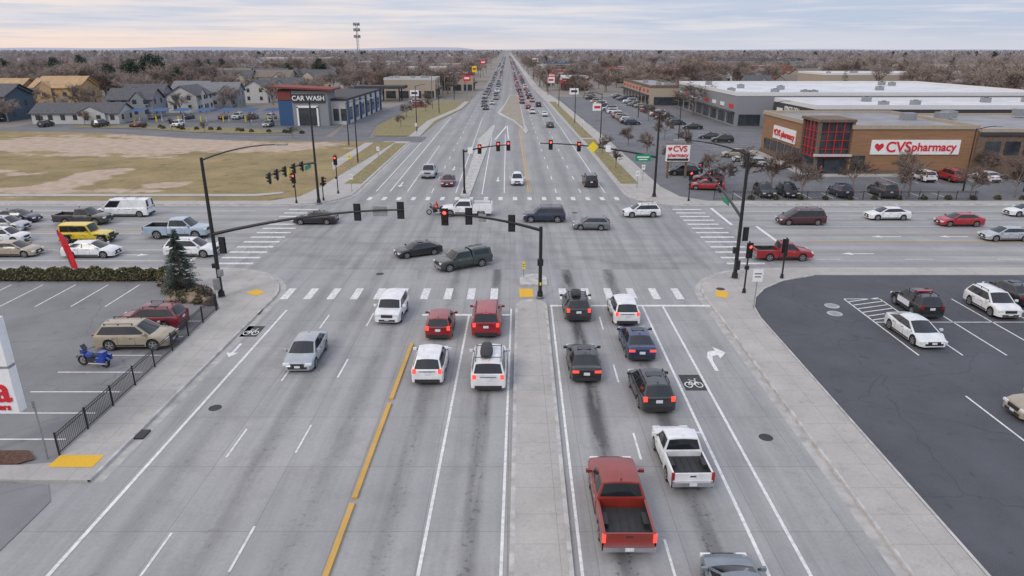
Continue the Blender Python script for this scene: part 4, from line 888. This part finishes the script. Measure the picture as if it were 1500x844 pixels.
def commercial(name,x0,x1,y0,y1,h,wall,roof,band=None,awn=None,bays=0,west=True,units=4):
    BLD.append((x0,x1,y0,y1)); e=empty(name)
    b=MB(); b.bb(x0,x1,y0,y1,0,h-.5,0); b.build('walls',[wall],parent=e)
    b=MB(); t=.35
    b.bb(x0-.1,x1+.1,y0-.1,y0+t,h-.5,h+.4,0); b.bb(x0-.1,x1+.1,y1-t,y1+.1,h-.5,h+.4,0); b.bb(x0-.1,x0+t,y0+t,y1-t,h-.5,h+.4,0); b.bb(x1-t,x1+.1,y0+t,y1-t,h-.5,h+.4,0); b.build('parapet',[band or wall],parent=e)
    b=MB(); b.bb(x0+t,x1-t,y0+t,y1-t,h-.5,h-.3,0); b.build('roof',[roof],parent=e)
    b=MB()
    for k in range(units):
        ux=R.uniform(x0+2,x1-3);uy=R.uniform(y0+2,y1-2); b.box((ux,uy,h+.25),(1.8,1.4,1.1),0); b.cyl((ux,uy,h+.8),(ux,uy,h+.9),.45,.45,12,1)
    b.build('rooftop_units',[m_steel,m_dark],parent=e)
    if bays:
        w=MB(); n=max(1,int((x1-x0)/bays))
        for k in range(n):
            a=x0+(x1-x0)*(k+.12)/n; c=x0+(x1-x0)*(k+.88)/n
            w.bb(a,c,y0-.06,y0-.01,.5,3.0,0); w.bb(a,c,y0-.12,y0-.02,.3,.5,1)
            for q in(.33,.66): w.bb(a+(c-a)*q-.05,a+(c-a)*q+.05,y0-.1,y0-.0,.5,3.0,1)
        side=x0 if x0>0 else x1; sg=-1 if x0>0 else 1
        n=max(1,int((y1-y0)/bays))
        for k in range(n):
            a=y0+(y1-y0)*(k+.12)/n; c=y0+(y1-y0)*(k+.88)/n
            xs=sorted((side+sg*.01,side+sg*.06)); w.bb(xs[0],xs[1],a,c,.5,3.0,0)
            xs=sorted((side+sg*.01,side+sg*.10)); 
            for q in(.33,.66): w.bb(xs[0],xs[1],a+(c-a)*q-.05,a+(c-a)*q+.05,.5,3.0,1)
            if awn:
                xs=sorted((side+sg*.02,side+sg*1.4)); w.bb(xs[0],xs[1],a-.3,c+.3,3.3,3.6,2)
            xs=sorted((side+sg*.02,side+sg*.12)); w.bb(xs[0],xs[1],a+(c-a)*.2,a+(c-a)*.8,4.4,5.3,3 if k%3 else 4)
        w.build('storefront_windows',[m_glz,m_trimd,awn or m_trimd,R.choice((m_signw,m_signr,m_trimw)),m_signr],parent=e)
    return e
def pharmacy():
    BLD.append((47,112,106,134)); e=empty('pharmacy_building')
    b=MB(); b.bb(52,71,106,132,0,7.0,0); b.bb(71,82,105.6,132,0,6.6,1); b.bb(82,112,106,132,0,6.6,0); b.bb(47.5,52,112.5,132,0,7.0,0); b.build('walls',[m_brown,m_brown2],parent=e)
    b=MB()
    for a in((47.3,71.1,131.8,132.3),(51.8,71.1,105.8,106.2),(47.3,47.7,112.3,131.8),(70.8,71.2,106.2,131.8)): b.bb(*a,7.0,7.6,0)
    for a in((71.2,112.2,105.4,105.8),(71.2,112.2,131.8,132.2),(111.8,112.2,105.8,131.8)): b.bb(*a,6.6,7.1,0)
    b.build('parapet',[m_tan],parent=e)
    b=MB(); b.bb(47.7,70.8,112.8,131.8,7.0,7.15,0); b.bb(52,70.8,106.2,112.8,7.0,7.15,0); b.bb(71.2,111.8,105.8,131.8,6.6,6.75,0); b.build('roof',[m_roofg],parent=e)
    b=MB(); b.bb(47.2,52.0,106.6,112.5,0,8.0,0); b.build('entrance_tower_glass',[m_glz],parent=e)
    b=MB()
    for x in(47.2,48.4,49.6,50.8,52.0): b.bb(x-.06,x+.06,106.42,106.6,2.6,8.0,0)
    for z in(2.6,3.9,5.2,6.5): b.bb(47.3,51.9,106.46,106.58,z-.05,z+.05,0)
    for y in(107.0,108.4,109.8,111.2,112.4): b.bb(47.02,47.2,y-.06,y+.06,2.6,8.0,0)
    for z in(2.6,3.9,5.2,6.5): b.bb(47.06,47.18,107,112.3,z-.05,z+.05,0)
    b.bb(46.9,47.3,106.3,106.7,0,8.0,2); b.bb(51.9,52.3,106.2,106.6,0,8.0,2); b.bb(46.9,47.3,112.3,112.7,0,8.0,2)
    b.bb(46.7,52.4,106.1,112.9,8.0,8.4,2); b.bb(46.5,52.2,105.6,106.35,2.9,3.2,1); b.build('red_mullions_and_cap',[m_redw,m_lg,m_brown2],parent=e)
    b=MB(); b.bb(48.4,50.8,106.28,106.36,.1,2.4,0); b.build('entrance_doors',[m_glz],parent=e)
    b=MB(); b.bb(55.0,68.6,105.8,105.98,3.2,5.4,0); b.bb(47.28,47.46,116,126,3.4,5.6,0); b.build('sign_panels',[m_signw],parent=e)
    text('CVS',(59.2,105.74,4.28),2.2,m_signr,e); text('pharmacy',(64.6,105.74,4.3),1.75,m_signr,e); text('CVS pharmacy',(47.2,120.6,4.45),1.5,m_signr,e,(math.pi/2,0,-math.pi/2))
    H=[(0,-.7),(.75,.05),(.75,.45),(.4,.7),(0,.4),(-.4,.7),(-.75,.45),(-.75,.05)]
    b=MB(); b.add([(56.2+x*.9,105.74,4.3+z*.9) for x,z in H],[tuple(range(8))]); b.add([(47.22,125.1-x*.7,4.5+z*.7) for x,z in H],[tuple(range(8))]); b.build('heart_logo',[m_signr],parent=e)
    b=MB()
    b.bb(52.3,54.4,105.9,105.98,.8,3.0,0)
    for k in range(5): b.bb(47.4,47.48,114+k*3.4,116.8+k*3.4,1.0,2.9,0)
    for k in range(3): b.bb(72.3+k*3,74.6+k*3,105.5,105.58,3.2,5.2,0)
    b.build('windows',[m_glz],parent=e)
    b=MB(); b.bb(52.05,70.95,105.88,105.97,0,.8,0); b.bb(47.36,47.47,112.8,132,0,.8,0); b.bb(82.05,112,105.88,105.97,0,.8,0); b.bb(71.1,112,105.3,105.39,6.1,6.55,1); b.build('base_and_cornice',[m_brown2,m_trimd],parent=e)
    b=MB()
    for k in range(7): x=R.uniform(56,105); b.box((x,R.uniform(110,128),7.7),(2.2,1.6,1.2),0)
    b.build('rooftop_units',[m_steel],parent=e)
    w=MB(); w.prism([(45,103.8),(112,103.8),(112,105.9),(52,105.9),(46.9,106.1),(46.9,132),(44.6,132),(44.6,104.6)],.05,.22); w.build('sidewalk',[m_walk])
pharmacy()
e=empty('pharmacy_road_sign',(24.8,103,.1)); b=MB(); b.bb(-1.75,1.75,-.2,.2,2.5,5.0,1); b.bb(-1.85,1.85,-.25,.25,5.0,5.15,0); b.bb(-1.85,1.85,-.25,.25,2.35,2.5,0); b.bb(-1.5,-1.2,-.15,.15,0,2.35,0); b.bb(1.2,1.5,-.15,.15,0,2.35,0); b.bb(-1.6,1.6,-.22,-.205,2.6,2.95,2); b.build('sign_cabinet',[m_brown2,m_signw,m_dark],parent=e)
text('CVS',(.25,-.25,4.35),1.2,m_signr,e); text('pharmacy',(0,-.25,3.45),.8,m_signr,e); b=MB(); b.add([(-1.25+x*.4,-.26,4.35+z*.45) for x,z in [(0,-.7),(.75,.05),(.75,.45),(.4,.7),(0,.4),(-.4,.7),(-.75,.45),(-.75,.05)]],[tuple(range(8))]); b.build('heart_logo',[m_signr],parent=e)
commercial('strip_mall',56,135,176,238,8.0,m_gray,m_roofw,m_trimw,m_trimd,7,units=10)
commercial('strip_mall',64,130,148,172,7.0,m_trimd,m_roofw,m_trimw,m_trimd,7,units=6)
commercial('strip_mall',47,60,242,300,6.5,m_tan,m_roofg,m_brown2,m_trimd,7)
commercial('discount_store',58,124,402,440,7.6,m_lg,m_roofw,m_redw,m_redw,9)
commercial('restaurant',24,36,335,352,6,m_dred,m_roofw,m_trimw,m_redw,5)
commercial('restaurant',24,40,430,450,6,m_lg,m_roofg,m_redw,m_redw,5)
commercial('warehouse',120,260,600,660,10,m_gray,m_roofw,m_trimd)
commercial('retail_store',140,220,320,350,8,m_tan,m_roofw,m_trimw); commercial('retail_store',230,330,400,450,9,m_lg,m_roofw)
commercial('retail_store',130,180,460,500,8,m_brick,m_roofw); commercial('retail_store',30,60,520,550,7,m_tan,m_roofw,m_trimd,None,6); commercial('retail_store',28,50,620,660,7,m_lg,m_roofg,m_blu)
tb=empty('store_sign'); text("KING'S DELI",(63.6,160,5.4),1.6,m_trimw,tb,(math.pi/2,0,-math.pi/2))
commercial('restaurant',-50,-30,278,296,7.5,m_tan,m_roofg,m_lg,m_trimd,5); commercial('fast_food_restaurant',-33,-18,330,346,7.5,m_tan,m_roofg,m_dred,m_trimd,5)
b=MB(); b.bb(-58,-40,262,272,4.6,5.6,0)
for x in(-56,-49,-42): b.cyl((x,264,0),(x,264,4.6),.25,.25,8,1); b.cyl((x,270,0),(x,270,4.6),.25,.25,8,1)
b.build('drive_through_canopy',[m_trimd,m_dark])
commercial('retail_store',-75,-40,420,450,8,m_lg,m_roofw); commercial('retail_store',-60,-30,520,550,8,m_tan,m_roofw); commercial('medical_office',-70,-52,350,372,7,m_brick,m_sh)
commercial('retail_store',-120,-80,560,590,9,m_lg,m_roofw); commercial('warehouse',-260,-180,700,760,10,m_lg,m_roofw)
def car_wash():
    BLD.append((-62,-40,176,232)); e=empty('car_wash_building')
    b=MB(); b.bb(-59,-55.5,178,186,0,8.6,0); b.bb(-55.5,-46.5,178,186,0,8.6,1); b.bb(-46.5,-42.5,181,228,0,6.0,2); b.bb(-59,-46.5,186,228,0,6.0,1); b.build('walls',[m_blu,m_gray,m_lg],parent=e)
    b=MB(); b.add([(-60.2,176.8,9.3),(-45.0,176.8,8.7),(-45.0,187,8.7),(-60.2,187,9.3),(-60.2,176.8,9.75),(-45.0,176.8,9.1),(-45.0,187,9.1),(-60.2,187,9.75)],[(3,2,1,0),(4,5,6,7),(0,1,5,4),(1,2,6,5),(2,3,7,6),(3,0,4,7)],0)
    b.bb(-58.8,-47,178.2,185.8,8.6,8.9,1); b.bb(-59,-42.3,187.1,228.2,6.0,6.5,1); b.bb(-46.4,-42.3,180.8,187,6.0,6.5,1); b.build('roof',[m_dred,m_trimd],parent=e)
    b=MB(); b.bb(-55.3,-47.2,177.6,177.95,5.8,7.8,0); b.bb(-59,-55.6,177.8,177.97,6.4,8.5,1); b.build('sign_panel',[m_trimd,m_dred],parent=e); text('CAR WASH',(-51.2,177.5,6.8),1.6,m_signw,e)
    b=MB(); b.bb(-54,-49.4,177.88,177.97,.2,4.4,0)
    for k in range(6): b.bb(-42.47,-42.38,183+k*7.6,187+k*7.6,1.0,4.2,0)
    for k in range(2): b.bb(-46+k*1.9,-44.6+k*1.9,180.9,180.98,1,4,0)
    b.build('windows',[m_glz],parent=e)
    b=MB(); b.bb(-54.4,-54,177.6,177.97,0,4.8,0); b.bb(-49.4,-49,177.6,177.97,0,4.8,0); b.bb(-54.4,-49,177.6,177.97,4.5,5.0,0)
    for k in range(7): b.bb(-42.48,-42.1,181.2+k*7.6,182.2+k*7.6,0,5.9,1)
    b.build('portal_and_piers',[m_signw,m_blu],parent=e)
car_wash()
b=MB()
for k in range(7):
    x=-100+k*6; b.cyl((x,188,0),(x,188,3.2),.12,.12,8,0); b.add([(x-2.0,185.5,3.0),(x+2.0,185.5,3.0),(x+2.0,190.5,3.5),(x-2.0,190.5,3.5)],[(0,1,2,3)],1); b.cyl((x-1.5,188,0),(x-1.5,188,1.6),.2,.2,8,2)
b.build('vacuum_canopy',[m_trimw,m_blu,m_signy])
def house(x,y,w,d,h,rz,wall,roof,name='house',st=2,pitch=.35):
    rr=max(w,d)/2; BLD.append((x-rr,x+rr,y-rr,y+rr)); e=empty(name,(x,y,0),rz)
    b=MB(); b.bb(-w/2,w/2,-d/2,d/2,0,h,0); rh=d/2*pitch*2*.8
    for s in(1,-1): b.add([(s*w/2,-d/2,h),(s*w/2,d/2,h),(s*w/2,0,h+rh)],[(0,1,2)],0)
    b.build('walls',[wall],parent=e)
    o=.5; b=MB(); k=rh/(d/2)
    for s in(1,-1):
        b.add([(-w/2-o,s*(d/2+o),h-o*k),(w/2+o,s*(d/2+o),h-o*k),(w/2+o,0,h+rh+.0),(-w/2-o,0,h+rh),(-w/2-o,s*(d/2+o),h-o*k+.2),(w/2+o,s*(d/2+o),h-o*k+.2),(w/2+o,0,h+rh+.22),(-w/2-o,0,h+rh+.22)],[(0,1,2,3),(4,5,6,7),(0,1,5,4),(1,2,6,5),(3,0,4,7)],0)
    if w>8:
        gw=w*.32; gx=w*.2*R.choice((1,-1)); gh=h+rh*.75
        b.add([(gx-gw/2-.3,-d/2-.9,h-.1),(gx,-d/2-.9,gh),(gx,0,gh),(gx-gw/2-.3,-d*.1,h-.1)],[(0,1,2,3)],0); b.add([(gx+gw/2+.3,-d/2-.9,h-.1),(gx,-d/2-.9,gh),(gx,0,gh),(gx+gw/2+.3,-d*.1,h-.1)],[(0,1,2,3)],0)
        b.add([(gx-gw/2,-d/2-.7,h-.1),(gx+gw/2,-d/2-.7,h-.1),(gx,-d/2-.7,gh-.1)],[(0,1,2)],1); b.bb(gx-gw/2,gx+gw/2,-d/2-.68,-d/2-.01,0,h-.1,1)
        g2=gx
    else: g2=0
    b.build('roof',[roof,wall],parent=e)
    b=MB()
    for f in range(st):
        n=max(2,int(w/3))
        for q in range(n):
            xx=-w/2+w*(q+.5)/n
            if abs(xx-g2)<w*.17+.6 and w>8: yy=-d/2-.72
            else: yy=-d/2-.04
            b.bb(xx-.55,xx+.55,yy-.05,yy,1.0+f*2.8,2.3+f*2.8,0); b.bb(xx-.65,xx+.65,yy-.03,yy+.02,.9+f*2.8,1.0+f*2.8,1)
        for s in(1,-1):
            for q in(-.25,.25): xs=sorted((s*(w/2+.01),s*(w/2+.06))); b.bb(xs[0],xs[1],q*d-.5,q*d+.5,1.0+f*2.8,2.3+f*2.8,0)
    b.build('windows',[m_glz,m_trimw],parent=e)
    b=MB(); b.bb(-w*.42,-w*.42+1.0,-d/2-.09,-d/2-.01,0,2.1,0); b.build('door',[m_trimd],parent=e)
house(-114,187,22,9,2.8,.05,m_lg,m_sh,'house',1,.3)
for x,y,wm,rf in((-108,203,m_gray,m_sh),(-101,222,m_lg,m_sh),(-98,240,m_gray,m_shg),(-93,262,m_lg,m_sh),(-88,280,m_gray,m_sh),(-117,228,m_gray,m_sh),(-112,250,m_lg,m_shg)): house(x,y,12,9,5.2,R.choice((0,.1,1.57)),wm,rf,'townhouse',2,.36)
for k,(x,y) in enumerate(((-143,194),(-152,208),(-161,196))):
    house(x,y,15,11,6.6,.0,m_navy,m_sh,'apartment_building',2,.25)
    e=MB()
    for f in range(2):
        for q in(-4.5,0,4.5): e.bb(x+q-1.4,x+q+1.4,y-7.6,y-6.25,.8+f*3.0,1.05+f*3.0,0); e.bb(x+q-1.4,x+q+1.4,y-7.7,y-7.6,1.05+f*3.0,2.0+f*3.0,0); e.bb(x+q-1.4,x+q-1.2,y-7.8,y-7.7,.0,6.3,0); e.bb(x+q+1.2,x+q+1.4,y-7.8,y-7.7,.0,6.3,0)
    e.build('balcony_set',[m_wood])
for x,y in((-150,238),(-168,236),(-160,256)): house(x,y,16,11,6.6,.0,m_wood,m_wood,'unfinished_house',2,.3)
for x,y in((-150,340),(-132,342),(-114,345),(-125,372),(-145,375),(-95,350)): house(x,y,17,12,6.0,0,m_cream,R.choice((m_sh,m_shb)),'apartment_building',2,.3)
cnt=0;tries=0
while cnt<130 and tries<6000:
    tries+=1
    y=R.uniform(170,900); x=R.uniform(-.85*y,.85*y)
    if not ok(x,y,14): continue
    if abs(x)<70: continue
    house(x,y,R.uniform(12,18),R.uniform(9,12),R.choice((3,3,5.2)),R.choice((0,1.57,.3)),R.choice((m_lg,m_cream,m_gray,m_tan,m_lg)),R.choice((m_sh,m_shg,m_shb,m_shg)),'house',1,.3); cnt+=1
for k in range(44):
    y=R.uniform(380,1800); s=R.choice((1,-1)); x=s*R.uniform(34,60+y*.35); w=R.uniform(20,50); 
    if ok(x,y,25) and ok(x+w,y,25): commercial('retail_store',x-w/2 if abs(x)>60 else (x if s>0 else x-w),x+w/2 if abs(x)>60 else (x+w if s>0 else x),y,y+R.uniform(15,30),R.uniform(5,9),R.choice((m_lg,m_tan,m_gray,m_brick)),R.choice((m_roofw,m_roofw,m_roofg)),R.choice((None,m_redw,m_trimd,m_trimw)),units=3)
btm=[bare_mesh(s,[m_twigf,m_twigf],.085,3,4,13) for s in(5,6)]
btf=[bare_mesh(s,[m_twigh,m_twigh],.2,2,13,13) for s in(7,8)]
for k,me in enumerate(bt): mass('distant_trees',me,gen(400,165,700,.8,1.7,.8))
mass('distant_trees',bt[0],gen(150,150,420,1.1,1.8,1.,1)); mass('distant_trees',bt[1],gen(150,150,420,1.1,1.8,1.,1))
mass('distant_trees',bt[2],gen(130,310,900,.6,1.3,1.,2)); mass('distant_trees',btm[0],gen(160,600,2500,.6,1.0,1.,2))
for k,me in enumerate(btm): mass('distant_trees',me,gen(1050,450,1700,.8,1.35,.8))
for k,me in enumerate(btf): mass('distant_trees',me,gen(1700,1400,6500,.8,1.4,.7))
mass('distant_evergreens',fc[0],gen(190,260,2500,.7,1.3,.8)); mass('distant_evergreens',bp_,gen(120,300,2500,.6,1.2,.8))
b=MB(); x,y=-149,700
for k in range(3):
    a=2*math.pi*k/3; b.cyl((x+1.3*math.cos(a),y+1.3*math.sin(a),0),(x+.9*math.cos(a),y+.9*math.sin(a),42),.22,.16,6,0)
for z in range(0,42,3):
    for k in range(3):
        a=2*math.pi*k/3;c=2*math.pi*(k+1)/3; q=1.3-.4*z/42; b.cyl((x+q*math.cos(a),y+q*math.sin(a),z),(x+q*math.cos(c),y+q*math.sin(c),z+3),.09,.09,4,0)
for z in(30,36,41):
    for k in range(9):
        a=2*math.pi*k/9; b.box((x+2.8*math.cos(a),y+2.8*math.sin(a),z),(.7,.7,2.6),0,a)
    b.cyl((x,y,z-.2),(x,y,z+.1),2.7,2.7,12,0)
b.build('cell_tower',[m_steel])
e=empty('restaurant_pylon_sign',(-24.4,28.0,.1)); b=MB(); b.bb(-1.7,1.75,-.25,.25,4.95,7.2,0); b.bb(-1.7,1.75,-.25,.25,2.6,4.8,0); b.bb(-1.4,-1.1,-.12,.12,0,2.6,1); b.bb(-1.7,1.75,-.2,.2,4.8,4.95,1); b.build('sign_cabinet',[m_signw,m_steel],parent=e)
text('FRESH RU',(.3,-.27,5.3),.5,m_dark,e); text('a',(1.2,-.27,3.75),1.8,m_signr,e); text('ers',(1.15,-.27,2.9),.45,m_signr,e)
b=MB(); b.cyl((-38.2,56.6,.1),(-38.95,56.6,4.1),.03,.02,6,1)
rows=[]
for k in range(9):
    q=k/8; z=.5+3.4*q; x=-38.27-.66*q; w=.62*math.sin(math.pi*(.3+.5*q))**.6; rows.append([(x,56.6+.05*math.sin(k),z),(x+w*.5,56.6-.06*math.cos(k),z-.03),(x+w*(1 if q<.9 else .5),56.6,z-.05)])
b.grid(rows,0); b.build('feather_flag',[m_signr,m_steel])
b=MB(); rows=[[],[]]
for k in range(80):
    x=-9000+k*230; h=max(3,60*(.5+.7*mnoise.noise(Vector((x*.0006,1,0))))*(1.2 if x<-500 else .45)); rows[0].append((x,9500,0)); rows[1].append((x,9900,h))
b.grid(rows); b.build('distant_hills',[M('haze_tinted_hill',(.36,.38,.46),var=.05,scale=.001)])  # pale blue base colour paints in the haze over the hills
# ------------------------------------------------------------------ sky, sun, camera
w=bpy.data.worlds.new('World'); sc.world=w; w.use_nodes=True; t=w.node_tree; bg=t.nodes['Background']
sky=t.nodes.new('ShaderNodeTexSky'); sky.sky_type='NISHITA'; sky.sun_disc=False; sky.sun_elevation=rad(38); sky.sun_rotation=rad(215)
tc=t.nodes.new('ShaderNodeTexCoord'); D=tc.outputs['Generated']
sx=t.nodes.new('ShaderNodeSeparateXYZ'); t.links.new(D,sx.inputs[0])
n1=nnoise(t,D,2.6,8,(1,1,13),.58); n2=nnoise(t,D,4.5,7,(1,1,20),.6)
lr=nmath(t,'MULTIPLY',sx.outputs[0],-.28)
f=nmath(t,'ADD',n1,lr)
cl=nramp(t,f,[(.36,(4.6,5.3,6.8)),(.50,(5.9,6.2,7.2)),(.60,(7.3,6.9,7.2)),(.72,(8.9,7.7,7.1))])
cl=nmix(t,nramp(t,n2,[(.50,0.),(.64,.6)]),cl,(7.7,7.3,7.6))
cl=nmix(t,nramp(t,nnoise(t,D,7,6,(1,1,26),.6),[(.46,0.),(.66,.55)]),cl,(4.7,5.4,6.8))
zf=nramp(t,sx.outputs[2],[(0.,.8),(.03,0.)])
warm=nmix(t,nramp(t,nmath(t,'ADD',sx.outputs[0],.5),[(.2,0.),(.75,1.)]),(9.0,7.1,6.2),(6.4,6.5,7.2))
cl=nmix(t,zf,cl,warm)
zb_=nramp(t,sx.outputs[2],[(.10,1.),(.35,1.)]); 
up=nmath(t,'MULTIPLY_ADD',nramp(t,sx.outputs[2],[(.12,0.),(.4,1.)]),.38,1.)
cx=t.nodes.new('ShaderNodeVectorMath'); cx.operation='SCALE'; t.links.new(cl,cx.inputs[0]); t.links.new(up,cx.inputs['Scale'])
mx=nmix(t,.92,sky.outputs[0],cx.outputs[0])
t.links.new(mx,bg.inputs['Color']); bg.inputs['Strength'].default_value=.108
sun=bpy.data.lights.new('sun','SUN'); sun.energy=1.0; sun.angle=rad(16); sun.color=(1,.95,.88); so=bpy.data.objects.new('sun',sun); sc.collection.objects.link(so)
az=rad(215); el=rad(38); dv=Vector((math.sin(az)*math.cos(el),math.cos(az)*math.cos(el),math.sin(el))); so.rotation_euler=dv.to_track_quat('Z','Y').to_euler()
cam=bpy.data.cameras.new('camera'); cam.lens=24; cam.sensor_width=36; cam.clip_end=30000; cam.clip_start=.5; co=bpy.data.objects.new('camera',cam); sc.collection.objects.link(co); co.location=(0,0,18.5); co.rotation_euler=(rad(90-19.29),0,0); sc.camera=co
sc.view_settings.view_transform='Standard'; sc.view_settings.look='None'; sc.view_settings.exposure=0
